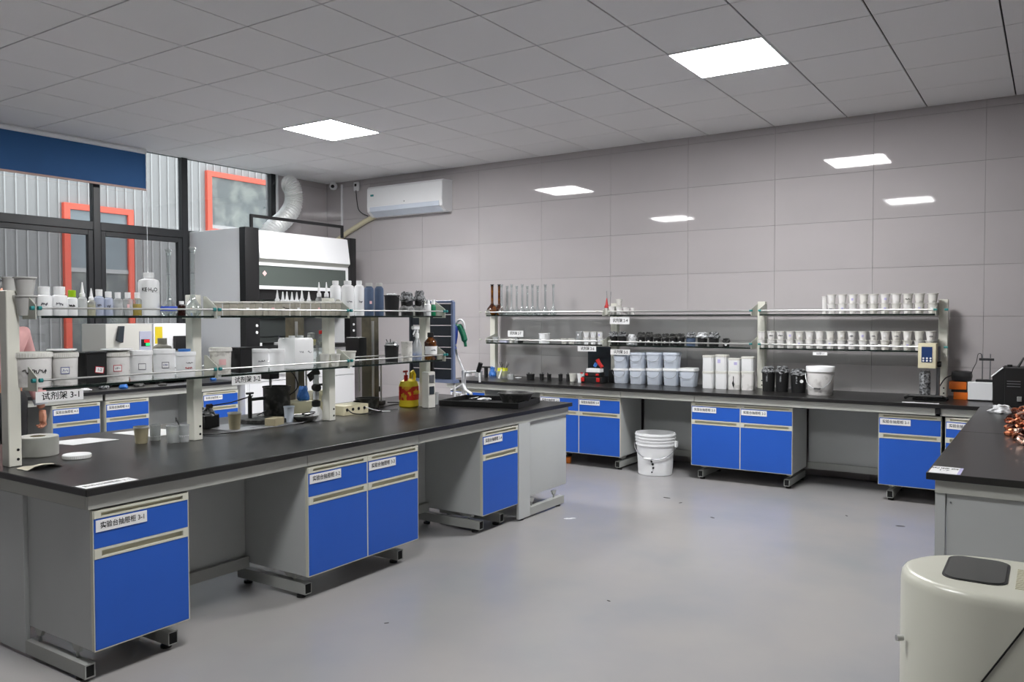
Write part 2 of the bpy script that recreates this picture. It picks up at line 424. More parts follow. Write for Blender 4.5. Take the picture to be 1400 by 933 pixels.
# island
t = thing('island_worktop', 'long black island worktop carrying the two-tier reagent rack', 'worktop', (-.97, -.28, ZT-.028))
o_ = (-.97, -.28, ZT-.028)
part('slab', MB(o_).box(-1.68, -.265, -2.09, 1.52, ZT-.028, ZT, bev=.003), 'worktop', t)
for a, b in ((-2.07, -1.01), (-1.007, -.192), (-.189, .775), (.778, 1.5)):
    part('apron', MB(o_).box(XI-.018, XI, a, b, .657, ZT-.028, bev=.001), 'apron', t)
part('apron', MB(o_).box(-1.66, XI-.02, -2.07, -2.052, .657, ZT-.028, bev=.001), 'apron', t)
part('apron', MB(o_).box(-1.66, XI-.02, 1.482, 1.5, .657, ZT-.028, bev=.001), 'apron', t)
part('apron', MB(o_).box(-1.66, -1.642, -2.05, 1.48, .657, ZT-.028, bev=.001), 'apron', t)
cabinet('single blue drawer cabinet with sign 3-1 at near end of island', (XI, -2.052, 0), R(90), .402, .482, ['3-1'])
cabinet('double blue drawer cabinet with signs 3-2 and 3-3 in middle of island', (XI, -1.005, 0), R(90), .812, .482, ['3-2', '3-3'])
cabinet('single blue drawer cabinet with sign 3-4 near far end of island', (XI, .425, 0), R(90), .405, .482, ['3-4'])
for y, l in ((-1.70, 'foot frame under right side of cabinet 3-1'), (-.97, 'foot frame under left side of cabinet 3-2'), (-.3, 'foot frame under right side of cabinet 3-3'), (.47, 'foot frame under left side of cabinet 3-4'), (.70, 'foot frame under right side of cabinet 3-4')):
    feet('grey steel '+l, (-.335, y, 0), R(90), .505)
# end frames (solid panel, foot rail and slot)
def endframe(label, loc, rz, w_, split, back=True):
    t = thing('end_frame', label, 'bench frame', loc, rz, 'grey end frames of the island')
    part('stile', MB().box(0, split, 0, .02, .012, .656, bev=.001), 'cab_grey', t)
    m_ = MB(); m_.box(split, w_, 0, .04, .014, .068); m_.box(w_-.0005, w_+.001, .005, .035, .02, .062, 1)
    part('foot_rail', m_, ['frame_grey', 'hole'], t)
    for x in (.05, w_-.06): part('levelling_foot', MB().cyl((x, .02, 0), (x, .02, .014), .02), 'blackfoot', t)
    for x in (split+.06, w_-.1): part('stub', MB().prism([(x-.016, .092), (x+.016, .092), (x+.03, .119), (x-.03, .119)], 1, .022, .036).cyl((x, .029, .068), (x, .029, .093), .007, n=8), 'frame_grey', t)
    return t
endframe('grey end frame with long foot rail at near end of island', (-1.6, -2.07, 0), 0, 1.27, .829)
t = thing('rotated_cabinet', 'light grey side panel unit at far end of island facing the back bench', 'cabinet', (XI, .84, 0), R(90))
part('panel', MB().box(.148, .66, .016, .44, .14, .655, bev=.012), 'cab_grey', t)
endframe('light grey end frame with foot rail at far end of island', (XI, .837, 0), R(90), .6, .14)
endframe('grey end frame at far window-side corner of island', (-1.64, 1.45, 0), R(-90), .6, .14)
for y0, y1, l in ((-1.645, -1.01, 'between cabinets 3-1 and 3-2'), (-.19, .42, 'between cabinets 3-3 and 3-4')):
    t = thing('knee_panel', 'grey knee-space back panel of island '+l, 'panel', (-.75, (y0+y1)/2, .1))
    part('panel', MB((-.75, (y0+y1)/2, .1)).box(-.765, -.75, y0, y1, .155, .655), 'cab_grey', t)
    part('bottom_rail', MB((-.75, (y0+y1)/2, .1)).box(-.76, -.72, y0, y1, .1, .155), 'frame_grey', t)
ps = thing('paper_strip', 'long white printed paper strip at near corner of island worktop', 'label', (-.315, -1.98, ZT+.0002))
part('card', MB().box(-.038, .038, -.103, .103, 0, .0008), 'paper', ps)
lettering('实验台抽屉柜 3-1', .026, ps, (0, 0, .0012), (0, 0, R(90)), 'ink', .95)

# back bench and right desk
t = thing('back_worktop', 'long black worktop along the tiled wall with three shelf bays', 'worktop', (0, 3.2, ZT-.028)); o_ = (0, 3.2, ZT-.028)
part('slab', MB(o_).box(-2.47, XR-.01, 2.785, WB-.004, ZT-.028, ZT, bev=.003), 'worktop', t)
for a, b in ((-2.45, -1.4), (-1.397, -.51), (-.507, .17), (.173, 1.97), (2.0, 2.27)):
    part('apron', MB(o_).box(a, b, 2.81, 2.828, .657, ZT-.028, bev=.001), 'apron', t)
t = thing('right_worktop', 'black worktop running towards viewer along right wall, seam across it', 'worktop', (2.65, 1.4, ZT-.028)); o_ = (2.65, 1.4, ZT-.028)
part('slab', MB(o_).box(2.245, XR-.01, 1.351, 2.783, ZT-.028, ZT, bev=.002), 'worktop', t)
part('slab', MB(o_).box(2.245, XR-.01, -.06, 1.348, ZT-.028, ZT, bev=.002), 'worktop', t)
part('apron', MB(o_).box(2.275, XR-.02, -.03, -.012, .657, ZT-.028), 'apron', t)
part('apron', MB(o_).box(2.275, 2.293, -.01, 2.75, .657, ZT-.028), 'apron', t)
pl = thing('desk_label', 'white printed label with dark lettering on near corner of right worktop', 'label', (2.303, .03, ZT+.0004))
part('card', MB().box(-.05, .05, -.08, .08, 0, .0008), 'paper', pl); part('stripe', MB().box(.05, .062, -.08, .08, 0, .0009), 'violet_label', pl)
lettering('实验台', .036, pl, (-.002, .035, .0014), (0, 0, 0)); lettering('1-7', .03, pl, (-.002, -.01, .0014), (0, 0, 0))
t = thing('desk_end_panel', 'grey metal end panel of right worktop with stile at its corner', 'cabinet', (2.65, 0, 0)); o_ = (2.65, 0, 0)
part('panel', MB(o_).box(2.315, XR-.03, -.012, .6, .08, .654, bev=.002), 'cab_grey', t)
part('stile', MB(o_).box(2.275, 2.311, -.02, .02, .012, .654), 'cab_grey', t)
part('screw', MB(o_).cyl((2.33, -.012, .62), (2.33, -.015, .62), .004), 'dull_steel', t)
YB = 2.83
cabinet('single blue drawer cabinet at left end of back bench behind the faucet', (-2.42, YB, 0), 0, .43, .45, ['2-6'])
cabinet('double blue drawer cabinet of back bench partly behind the island end', (-1.354, YB, 0), 0, .832, .45, ['2-5', '2-4'])
cabinet('double blue drawer cabinet of back bench right of the white bucket', (.138, YB, 0), 0, .83, .45, ['2-3', '2-2'])
cabinet('single blue drawer cabinet of back bench nearest the corner', (1.592, YB, 0), 0, .414, .45, ['2-1'])
cabinet('angled blue corner cabinet mostly hidden behind right worktop', (2.03, YB, 0), R(-14), .4, .3, ['1-1'])
for x, l in ((-2.37, 'left end cabinet'), (-1.3, 'cabinet behind island end'), (-.56, 'cabinet left of the white bucket'), (.21, 'left side of cabinet right of the bucket'), (.92, 'right side of cabinet right of the bucket'), (1.67, 'cabinet nearest the corner')):
    feet('grey steel foot frame under '+l+', back bench', (x, 2.86, 0), 0, .505)
for x0, x1, l in ((-1.985, -1.36, 'left of cabinet behind island end'), (-.52, .135, 'behind the white bucket'), (.97, 1.59, 'left of the corner cabinet')):
    t = thing('knee_panel', 'grey knee-space back panel of back bench '+l, 'panel', ((x0+x1)/2, 3.34, .1)); o_ = ((x0+x1)/2, 3.34, .1)
    part('panel', MB(o_).box(x0, x1, 3.34, 3.355, .155, .655), 'cab_grey', t); part('bottom_rail', MB(o_).box(x0, x1, 3.31, 3.35, .1, .155), 'frame_grey', t)
solo('socket_block', MB().box(-.018, .018, -.006, .006, -.02, .02, bev=.002), 'black', 'small black socket block at joint of back bench apron near corner cabinet', 'socket', (1.985, 2.803, .69))
# window bench
t = thing('window_worktop', 'black worktop under the window left of the fume hood', 'worktop', (-4.5, -.5, ZT-.028)); o_ = (-4.5, -.5, ZT-.028)
part('slab', MB(o_).box(WL+.04, -4.08, -2.6, 1.56, ZT-.028, ZT, bev=.003), 'worktop', t)
for a, b in ((-2.58, .17), (.195, 1.55)): part('apron', MB(o_).box(-4.118, -4.1, a, b, .657, ZT-.028), 'apron', t)
cabinet('blue drawer cabinet of window bench beside the standing person', (-4.1, -.252, 0), R(90), .4, .45, ['4-3'])
cabinet('blue drawer cabinet of window bench seen under the rack sign 3-1', (-4.1, .198, 0), R(90), .4, .45, ['4-2'])
cabinet('blue drawer cabinet of window bench next to the fume hood', (-4.1, 1.16, 0), R(90), .4, .45, ['4-1'])
t = thing('knee_panel', 'dark grey knee-space panel of window bench', 'panel', (-4.5, .87, .1)); o_ = (-4.5, .87, .1)
part('panel', MB(o_).box(-4.51, -4.495, .6, 1.158, .155, .655), 'cab_grey', t); part('bottom_rail', MB(o_).box(-4.5, -4.46, .6, 1.158, .1, .155), 'frame_grey', t)
for y in (-.2, .3, 1.5): feet('grey steel foot frame of window bench, %s' % {-.2: 'beside the person', .3: 'middle', 1.5: 'next to the fume hood'}[y], (-4.14, y, 0), R(90), .505)

# ------------------------------------------------------------------ reagent racks
def rack_shelf(t, a0, a1, f, b, z, axis, rods=2):
    """glass shelf between a0 and a1 with guard rods; axis 'y': runs along y with front at x=f"""
    def bx(mb, p0, p1, q0, q1, z0, z1):
        return mb.box(q0, q1, p0, p1, z0, z1) if axis == 'y' else mb.box(p0, p1, q0, q1, z0, z1)
    lo, hi = min(f, b), max(f, b)
    g = part('glass_shelf', bx(MB(o_), a0, a1, lo, hi, z-.008, z), 'shelf_glass', t, smooth=False)
    part('edge', bx(MB(o_), a0, a1, f-.001 if axis == 'x' else f-.002, f+.002 if axis == 'x' else f+.001, z-.0095, z+.0005), 'green_edge', g)
    for q in ((f, b) if rods == 2 else (f,)):
        P = lambda a: (q, a, z+.032) if axis == 'y' else (a, q, z+.032)
        part('guard_rod', MB(o_).cyl(P(a0-.01), P(a1+.01), .0045 if axis == 'y' else .007, n=8), 'steel', t)
mat('green_edge', (16, 30, 26), .2)
def upright(t, x, y, zt, wx, wy, hx):
    m_ = MB(o_); m_.box(x-wx/2, x+wx/2, y-wy/2, y+wy/2, ZT, zt, bev=.003)
    for z in (ZT+.03, ZT+.07):
        if hx: m_.cyl((x+wx/2, y+wy*.2, z), (x+wx/2+.0015, y+wy*.2, z), .006, n=10, m=1)
        else: m_.cyl((x+wx*.15, y-wy/2, z), (x+wx*.15, y-wy/2-.0015, z), .006, n=10, m=1)
    part('upright', m_, ['post', 'hole'], t)
t = thing('island_rack', 'two-tier reagent rack with glass shelves and four uprights on the island', 'rack', (-1.0, -.6, ZT)); o_ = (-1.0, -.6, ZT)
PY = [-2.0, -1.118, -.187, .722]; XC = -1.0; XF = -.862; XBk = -1.15
for y in PY:
    upright(t, XC, y, 1.482, .06, .052, True)
    for z in (1.375, 1.073):
        dy = .042 if y < .7 else .06
        m_ = MB(o_)
        for s in (1, -1):
            m_.prism([(XC+s*.03, z-.014), (XC+s*.03, z+.1), (XC+s*.05, z+.1), (XF if s > 0 else XBk, z+.045), (XF if s > 0 else XBk, z-.014)], 1, y+dy-.004, y+dy)
        b = part('bracket', m_, 'bracket', t)
        for s in (1,-1):
            part('rod_cap', MB(o_).cyl((XF, y+dy+(.006 if s > 0 else -.01), z+.032), (XF, y+dy+(.02 if s > 0 else -.024), z+.032), .009, n=10), 'teal', b)
for a, b in zip(PY[:-1], PY[1:]):
    for z in (1.375, 1.073): rack_shelf(t, a+.062, b+.022, XF, XBk, z, 'y')
plate(t, (XF+.006, -1.87, 1.035), .20, .046, '试剂架 3-1', .036, 'x', sx=1)
plate(t, (XF+.006, -.905, 1.04), .185, .046, '试剂架 3-2', .036, 'x', sx=1)
t = thing('back_rack', 'two-tier wall reagent rack with four uprights along the tiled wall', 'rack', (-.2, 3.43, ZT)); o_ = (-.2, 3.43, ZT)
PX = [-2.30, -.872, .545, 1.95]
for x in PX:
    upright(t, x, 3.44, 1.497, .065, .06, False)
    for z in (1.385, 1.10):
        m_ = MB(o_)
        for dx in ((-.034,) if x > 1.9 else (.034,) if x < -2 else (.034, -.034)):
            m_.prism([(3.46, z-.012), (3.46, z+.09), (3.41, z+.09), (3.24, z+.045), (3.24, z-.012)], 0, x+dx-.002, x+dx+.002)
        b = part('bracket', m_, 'bracket', t)
        part('rod_cap', MB(o_).cyl((x-.05, 3.243, z+.032), (x-.025, 3.243, z+.032), .008, n=8).cyl((x+.025, 3.243, z+.032), (x+.05, 3.243, z+.032), .008, n=8), 'teal' if x > .4 else 'bracket', b)
for a, b in zip(PX[:-1], PX[1:]):
    for z in (1.385, 1.10): rack_shelf(t, a+.04, b-.04, 3.243, 3.52, z, 'x')
plate(t, (-.726, 3.236, 1.33), .2, .066, '试剂架 2-4', .04, 'y', sx=.85)
plate(t, (-1.073, 3.236, 1.06), .2, .05, '试剂架 2-6', .036, 'y', sx=.9)
plate(t, (-.72, 3.236, 1.035), .2, .05, '试剂架 2-5', .036, 'y', sx=.9)
plate(t, (1.078, 3.236, 1.063), .112, .026, '试剂架 2-1', .018, 'y', 'ink_grey', .8)
pl = thing('standing_sign', 'white sign 2-7 standing above lilac box near first back rack upright', 'sign', (-2.0, 3.4, 1.10))
part('card', MB().box(-.095, .095, -.002, .002, .06, .125), 'paper', pl); part('stand', MB().box(-.01, .01, 0, .02, 0, .07), 'clear_plastic', pl)
lettering('试剂架 2-7', .036, pl, (0, -.0028, .095), FY, 'ink', .85)

# small ware: kind, x, y, base z, radius, height, label, variant
ITEMS = [
('cupstack2', -0.952, -1.958, 1.375, 0.0471, 0.1639, '{} grey plastic beaker of the stack at near end of island top shelf', None),
('cupstack2g', -1.133, -1.936, 1.375, 0.0335, 0.1699, '{} grey plastic beaker of pair half hidden behind near upright of island rack', None),
('jar', -0.937, -1.888, 1.375, 0.0321, 0.1254, 'white wide-mouth plastic jar right beside stacked grey beakers on island top shelf', 'w'),
('jar', -0.938, -1.823, 1.375, 0.0326, 0.1273, 'white wide-mouth plastic jar left of the lime-green lidded jar', 'w'),
('jar', -0.927, -1.774, 1.375, 0.0225, 0.1125, 'white jar with lime-green lid on island top shelf', 'g'),
('drop', -0.924, -1.73, 1.375, 0.0195, 0.1493, 'clear dropper bottle with white pointed nozzle beside lime-green lidded jar', 'w'),
('drop', -0.924, -1.69, 1.375, 0.0188, 0.1245, 'short dropper bottle holding pale yellow liquid on island top shelf', 'y'),
('bot', -0.926, -1.653, 1.375, 0.0206, 0.1191, 'bluish translucent bottle with tall white cap beside pale yellow dropper bottle', 'b'),
('bot', -0.925, -1.61, 1.375, 0.02, 0.1103, 'bluish translucent bottle with white cap, nearer the uncoloured clear bottle', 'b'),
('bot', -0.927, -1.564, 1.375, 0.0219, 0.1081, 'small clear bottle of clear liquid with white cap on island top shelf', 'c'),
('bot', -0.927, -1.515, 1.375, 0.0221, 0.1092, 'small clear bottle with pinkish label and white cap', 'p'),
('bot', -0.926, -1.469, 1.375, 0.0206, 0.1103, 'small bottle of bright yellow liquid with white cap', 'yl'),
('bigbot', -1.08, -1.311, 1.375, 0.0509, 0.2148, 'large white plastic bottle with handwritten letters behind yellow liquid bottle', None),
('flaskblue', -1.03, -1.234, 1.375, 0.0421, 0.3335, 'clear volumetric flask with blue tape on its shoulders', None),
('brownbot', -0.925, -1.236, 1.375, 0.0199, 0.0726, 'small dark brown reagent bottle with white cap between two volumetric flasks', None),
('flask', -0.949, -1.155, 1.375, 0.0442, 0.3457, 'clear volumetric flask with orange mark beside second rack upright', None),
('sqpot', -0.937, -1.032, 1.375, 0.032, 0.0759, 'translucent lidded plastic pot with pink label, just right of second rack upright', 'p'),
('sqpot', -0.941, -0.937, 1.375, 0.0355, 0.0773, 'translucent lidded plastic pot second right of second rack upright', ''),
('sqpot', -0.935, -0.857, 1.375, 0.0302, 0.0786, 'translucent lidded plastic pot third right of second rack upright', 'n'),
('sqpot', -0.938, -0.774, 1.375, 0.0327, 0.0798, 'translucent lidded plastic pot fourth right of second rack upright, small label', 'n'),
('sqpot', -0.936, -0.688, 1.375, 0.0312, 0.0811, 'translucent lidded plastic pot fifth right of second rack upright, pink label', 'p'),
('sqpot', -0.944, -0.588, 1.375, 0.039, 0.0828, 'translucent lidded plastic pot with black brush mark, in front of dropper bottles', 'k'),
('sqpot', -0.932, -0.506, 1.375, 0.027, 0.0838, 'translucent lidded plastic pot just right of the pot with black brush mark', 'n'),
('sqpot', -0.932, -0.43, 1.375, 0.0274, 0.0848, 'translucent lidded plastic pot below the last of the seven white droppers', ''),
('sqpot', -0.932, -0.35, 1.375, 0.0267, 0.0863, 'translucent lidded plastic pot with pink label below the grey droppers', 'p'),
('sqpot', -0.931, -0.272, 1.375, 0.026, 0.0874, 'translucent lidded plastic pot left of the last lidded pot before white bottles', ''),
('sqpot', -0.935, -0.187, 1.375, 0.0297, 0.0886, 'translucent lidded plastic pot last in row before third rack upright', ''),
('drop', -1.11, -0.481, 1.375, 0.0222, 0.1503, 'white dropper bottle with pointed nozzle, first of seven behind lidded pots on top shelf', 'w'),
('drop', -1.11, -0.44, 1.375, 0.0223, 0.1425, 'white dropper bottle with pointed nozzle, second of seven behind lidded pots on top shelf', 'w'),
('drop', -1.11, -0.409, 1.375, 0.0225, 0.1436, 'white dropper bottle with pointed nozzle, third of seven behind lidded pots on top shelf', 'w'),
('drop', -1.11, -0.371, 1.375, 0.0226, 0.1422, 'white dropper bottle with pointed nozzle, fourth of seven behind lidded pots on top shelf', 'w'),
('drop', -1.11, -0.334, 1.375, 0.0228, 0.1433, 'white dropper bottle with pointed nozzle, fifth of seven behind lidded pots on top shelf', 'w'),
('drop', -1.11, -0.294, 1.375, 0.0229, 0.1551, 'white dropper bottle with pointed nozzle, sixth of seven behind lidded pots on top shelf', 'w'),
('drop', -1.11, -0.239, 1.375, 0.0231, 0.1476, 'white dropper bottle with pointed nozzle, last of seven behind lidded pots on top shelf', 'w'),
('drop', -1.09, -0.175, 1.375, 0.0224, 0.2072, 'tall dropper bottle of grey liquid, left one of the pair beside white bottles', 'gr'),
('drop', -1.09, -0.114, 1.375, 0.0226, 0.2092, 'tall dropper bottle of grey liquid, right one of the pair beside white bottles', 'gr'),
('bot', -1.08, -0.047, 1.375, 0.0343, 0.2203, 'white plastic bottle behind the last lidded pots with small black mark', 'w2'),
('bot', -0.945, -0.077, 1.375, 0.0404, 0.2157, 'tall white plastic bottle with handwriting above third rack upright', 'w2'),
('bot', -0.936, 0.013, 1.375, 0.0307, 0.2187, 'tall white plastic bottle with handwriting beside blue-grey bottles', 'w2'),
('bot', -0.936, 0.101, 1.375, 0.0311, 0.208, 'blue-grey bottle with orange label on island top shelf', 'bgo'),
('bot', -0.935, 0.192, 1.375, 0.0304, 0.211, 'blue-grey bottle without label beside black bucket', 'bg'),
('blackpot', -0.96, 0.341, 1.375, 0.0553, 0.1399, 'open black plastic bucket on top shelf beside blue-grey bottles', None),
('bagpot', -0.952, 0.481, 1.375, 0.0466, 0.1574, 'black pot bulging with silvery crumpled bag on island top shelf', None),
('bagpot', -0.942, 0.599, 1.375, 0.0374, 0.1653, 'black pot wrapped in clear crumpled bag beside small white bottle', None),
('bot', -0.929, 0.67, 1.375, 0.0239, 0.1116, 'small white bottle near far end of island top shelf', 'w'),
('greenbot', -0.923, 0.724, 1.375, 0.0178, 0.1122, 'little green bottle with round white stopper at far end of island top shelf', None),
('bucket', -0.99, -1.916, 1.073, 0.0815, 0.1486, 'large white lidded tub with black handwriting at near end of lower shelf', 'hand'),
('bucket', -0.962, -1.793, 1.073, 0.0571, 0.1434, 'grimy white lidded tub with blue-framed label', 'blue'),
('blackbox', -0.964, -1.675, 1.073, 0.0595, 0.1406, 'black square tub with red-framed paper label on lower shelf', None),
('bucket', -0.964, -1.553, 1.073, 0.0586, 0.136, 'white ribbed-lid tub with red-framed label', 'red'),
('bucket2', -0.96, -1.434, 1.073, 0.0548, 0.139, 'white tub with empty grey-framed label, left of tub with inked label', 'grey'),
('bucket2', -0.959, -1.313, 1.073, 0.0545, 0.1418, 'white tub with inked label near second rack upright', 'ink'),
('bucket2', -0.956, -1.196, 1.073, 0.0512, 0.1234, 'white tub with red and black handwriting beside second rack upright', 'redhand'),
('bucket', -0.963, -0.985, 1.073, 0.0582, 0.1386, 'translucent lidded tub with pink label just past second rack upright', 'pink'),
('blackbox2', -0.954, -0.86, 1.073, 0.0488, 0.1348, 'plain black square tub above the rack sign ending in 3-2', None),
('bucket2', -0.955, -0.739, 1.073, 0.05, 0.1228, 'white tub with grey handwriting left of large twin-neck canister', 'ink2'),
('bucket2', -0.95, -0.625, 1.073, 0.0449, 0.1192, 'white tub partly behind large twin-neck canister', ''),
('canister', -1.0, -0.443, 1.073, 0.0848, 0.1882, 'large square white canister with two handwritten marks on lower shelf', None),
('yjar', -1.08, -0.251, 1.073, 0.0431, 0.2013, 'clear glass jar with pale yellow stopper behind canister', None),
('redjar', -1.1, -0.138, 1.073, 0.0361, 0.2129, 'clear glass bottle with red screw cap at third rack upright', None),
('cup', -0.936, -0.28, 1.073, 0.0314, 0.0775, 'small white cup left of third rack upright on lower shelf', None),
('cup', -0.937, -0.191, 1.073, 0.0319, 0.0741, 'small white cup in front of third rack upright on lower shelf', None),
('cup', -0.952, -0.064, 1.073, 0.0472, 0.0865, 'larger white cup just past third rack upright on lower shelf', None),
('stickpot', -0.957, 0.332, 1.073, 0.0516, 0.1398, 'black beaker with stirring stick and clear bag on lower shelf', None),
('greycup', -0.947, 0.471, 1.073, 0.0416, 0.1313, 'murky grey plastic beaker beside trigger spray bottle', None),
('spray', -0.939, 0.569, 1.073, 0.0335, 0.2435, 'trigger spray bottle with blue liquid on lower shelf', None),
('amber', -0.915, 0.683, 1.073, 0.0453, 0.1872, 'amber reagent bottle with black cap and white label at far end of lower shelf', None),
('cup_tan', -1.118, -1.339, 0.74, 0.0392, 0.0858, 'tan plastic beaker on island top near white paper', None),
('cup_clear', -1.15, -1.243, 0.74, 0.0299, 0.0802, 'crumpled clear plastic cup beside tan beaker', None),
('beaker', -1.003, -1.242, 0.74, 0.0348, 0.0868, 'clear beaker with a little water on island top', None),
('beakerpen', -0.97, -1.2, 0.74, 0.0276, 0.0886, 'clear cup of white paste with black stick at second rack upright', None),
('cup_tan', -1.141, -0.765, 0.74, 0.0398, 0.0971, 'tan plastic beaker between second rack upright and grey stirrer pot', None),
('cup_blue', -1.124, -0.39, 0.74, 0.0338, 0.0987, 'translucent bluish cup standing below the left mixer column', None),
('tub', -2.511, 3.25, 0.74, 0.0465, 0.0427, 'small white tub at left end of back bench', None),
('beaker0', -2.332, 3.2, 0.74, 0.0457, 0.0596, 'clear empty beaker left of black stand on back bench', None),
('potyellow', -2.023, 3.2, 0.74, 0.0933, 0.0784, 'clear bucket holding yellow pack and black utensils on back bench', None),
('beaker0', -1.862, 3.1, 0.74, 0.0365, 0.0525, 'clear cup in front of the utensil bucket on back bench', None),
('dish', -1.836, 3.2, 0.74, 0.0332, 0.0034, 'small white dish right of the utensil bucket', None),
('blackbeaker', -1.69, 3.2, 0.74, 0.0456, 0.0679, 'black beaker with stirring sticks on back bench, widest of five, nearest the utensil bucket', None),
('blackbeaker', -1.559, 3.2, 0.74, 0.0246, 0.0725, 'black beaker with stirring sticks on back bench, second from the utensil bucket', None),
('blackbeaker', -1.473, 3.2, 0.74, 0.0234, 0.0755, 'black beaker with stirring sticks on back bench, third from the utensil bucket', None),
('blackbeaker', -1.344, 3.2, 0.74, 0.0232, 0.08, 'black beaker with stirring sticks on back bench, fourth from the utensil bucket', None),
('blackbeaker', -1.259, 3.2, 0.74, 0.0195, 0.0837, 'black beaker with stirring sticks on back bench, touching the white cup', None),
('cup', -1.206, 3.2, 0.74, 0.0371, 0.0781, 'white plastic cup beside last black beaker on back bench', None),
('cupred', -1.091, 3.15, 0.74, 0.0373, 0.0854, 'white cup with red object inside next to red and black toolbox', None),
('pail', -0.739, 3.315, 0.74, 0.0726, 0.1408, 'pale blue lidded pail, bottom of stack, first from second back rack upright', None),
('pailtop', -0.739, 3.315, 0.881, 0.0726, 0.1493, 'pale blue pail on top of stack, first from second back rack upright', None),
('pail', -0.57, 3.315, 0.74, 0.0758, 0.1464, 'pale blue lidded pail, bottom of stack, second from second back rack upright', None),
('pailtop', -0.57, 3.315, 0.886, 0.0758, 0.1476, 'pale blue pail on top of stack, second from second back rack upright', None),
('pail', -0.401, 3.315, 0.74, 0.0749, 0.1519, 'pale blue lidded pail, bottom of stack, third from second back rack upright', None),
('pailtop', -0.401, 3.315, 0.892, 0.0749, 0.1458, 'pale blue pail on top of stack, third from second back rack upright', None),
('pail', -0.233, 3.315, 0.74, 0.0773, 0.1573, 'pale blue lidded pail, bottom of stack, fourth from second back rack upright', None),
('pailtop', -0.233, 3.315, 0.897, 0.0773, 0.1439, 'pale blue pail on top of stack, fourth from second back rack upright', None),
('pail', -0.066, 3.3, 0.74, 0.0821, 0.1637, 'pale blue lidded pail standing single at end of pail row', None),
('can', 0.15, 3.22, 0.74, 0.0512, 0.1499, 'white square tub, bottom of stack, first after single pail', ''),
('cantop', 0.15, 3.22, 0.89, 0.0512, 0.1377, 'white square tub on top of stack, first after single pail', ''),
('can', 0.267, 3.22, 0.74, 0.0523, 0.1539, 'white square tub, bottom of stack, second after single pail', ''),
('cantop', 0.267, 3.22, 0.894, 0.0523, 0.1428, 'white square tub on top of stack, second after single pail', 'b'),
('can', 0.381, 3.22, 0.74, 0.0535, 0.1579, 'white square tub, bottom of stack, third after single pail, black splash', 'k'),
('cantop', 0.381, 3.22, 0.898, 0.0535, 0.11, 'white square tub on top of stack, third after single pail', 'b'),
('can', 0.497, 3.22, 0.74, 0.0545, 0.1617, 'white square tub, bottom of stack, fourth after single pail', ''),
('cantop', 0.497, 3.22, 0.902, 0.0545, 0.1221, 'white square tub on top of stack, fourth after single pail', ''),
('blackfoil', 0.674, 3.2, 0.74, 0.0582, 0.2091, 'black bucket with crumpled film over its mouth, left of three', None),
('blackfoil', 0.787, 3.2, 0.74, 0.0592, 0.213, 'black bucket with crumpled film over its mouth, middle of three', None),
('blackfoil', 0.919, 3.2, 0.74, 0.0691, 0.1931, 'black bucket with crumpled film over its mouth, right of three, beside white pail', None),
('pailround', 1.114, 3.1, 0.74, 0.1138, 0.2284, 'round white lidded pail with wire handle on back bench', None),
('clearcup', -2.272, 3.301, 1.1, 0.0306, 0.0418, 'tipped clear cups cluster at left end of back lower shelf', None),
('clearcup', -2.186, 3.304, 1.1, 0.0343, 0.0581, 'clear plastic cup next to first back rack upright on lower shelf', None),
('boxlilac', -2.118, 3.36, 1.1, 0.0458, 0.0344, 'pale lilac box on back lower shelf left bay', None),
('cup', -1.982, 3.3, 1.1, 0.0301, 0.0459, 'small white cup beside pale lilac box', None),
('blackpen', -1.877, 3.304, 1.1, 0.0336, 0.047, 'black desk pot on back lower shelf left bay', None),
('tub', -1.627, 3.36, 1.1, 0.0591, 0.1007, 'tall white tub on back lower shelf left bay', None),
('cup', -1.364, 3.302, 1.1, 0.0325, 0.0538, 'single white cup nearer to tall white tub and stacked cups', None),
('cup', -1.281, 3.304, 1.1, 0.0341, 0.0548, 'single white cup farther from tall white tub and stacked cups', None),
('cupstack', -1.195, 3.304, 1.1, 0.0339, 0.1235, '{} white cup of the first cup stack above rack sign 2-6', 'cg'),
('cupstack', -1.115, 3.302, 1.1, 0.0319, 0.1241, '{} white cup of the second cup stack above rack sign 2-6', 'c'),
('cupstack', -1.039, 3.302, 1.1, 0.0317, 0.1247, '{} white cup of the third cup stack above rack sign 2-6', 'c'),
('cupstack', -0.964, 3.302, 1.1, 0.0316, 0.1253, '{} white cup of the fourth cup stack above rack sign 2-6', 'c'),
('bagpot2', -0.827, 3.315, 1.1, 0.0445, 0.123, 'black cup with crumpled foil, directly right of second back rack upright', None),
('bagpot2', -0.735, 3.314, 1.1, 0.0442, 0.1235, 'black cup with crumpled foil, next but one right of second back rack upright', None),
('bagwhite', -0.633, 3.315, 1.1, 0.0446, 0.1041, 'crumpled white bag between black cups on back lower shelf', None),
('bagpot2', -0.538, 3.31, 1.1, 0.0402, 0.1184, 'black cup with round white tag, first right of the crumpled white bag', 'tag'),
('bagpot2', -0.457, 3.31, 1.1, 0.0399, 0.1196, 'black cup with round white tag, second right of the crumpled white bag', 'tag'),
('bagpot2', -0.377, 3.31, 1.1, 0.0397, 0.1067, 'black cup with round white tag, third right of the crumpled white bag', 'tag'),
('bagpot2', -0.297, 3.309, 1.1, 0.0395, 0.1074, 'black cup with round white tag, fourth right of the crumpled white bag', 'tag'),
('bagpot2', -0.219, 3.309, 1.1, 0.0392, 0.1086, 'black cup with round white tag, fifth right of the crumpled white bag', 'tag'),
('bagpot2', -0.149, 3.309, 1.1, 0.039, 0.1093, 'black cup with round white tag, sixth right of the crumpled white bag', 'tag'),
('bagpotg', -0.057, 3.318, 1.1, 0.0477, 0.123, 'blue-grey translucent cup with film cover on back lower shelf', None),
('bagpot2', 0.05, 3.319, 1.1, 0.0489, 0.1241, 'black cup with white crumpled cover right of the blue-grey cup', 'w'),
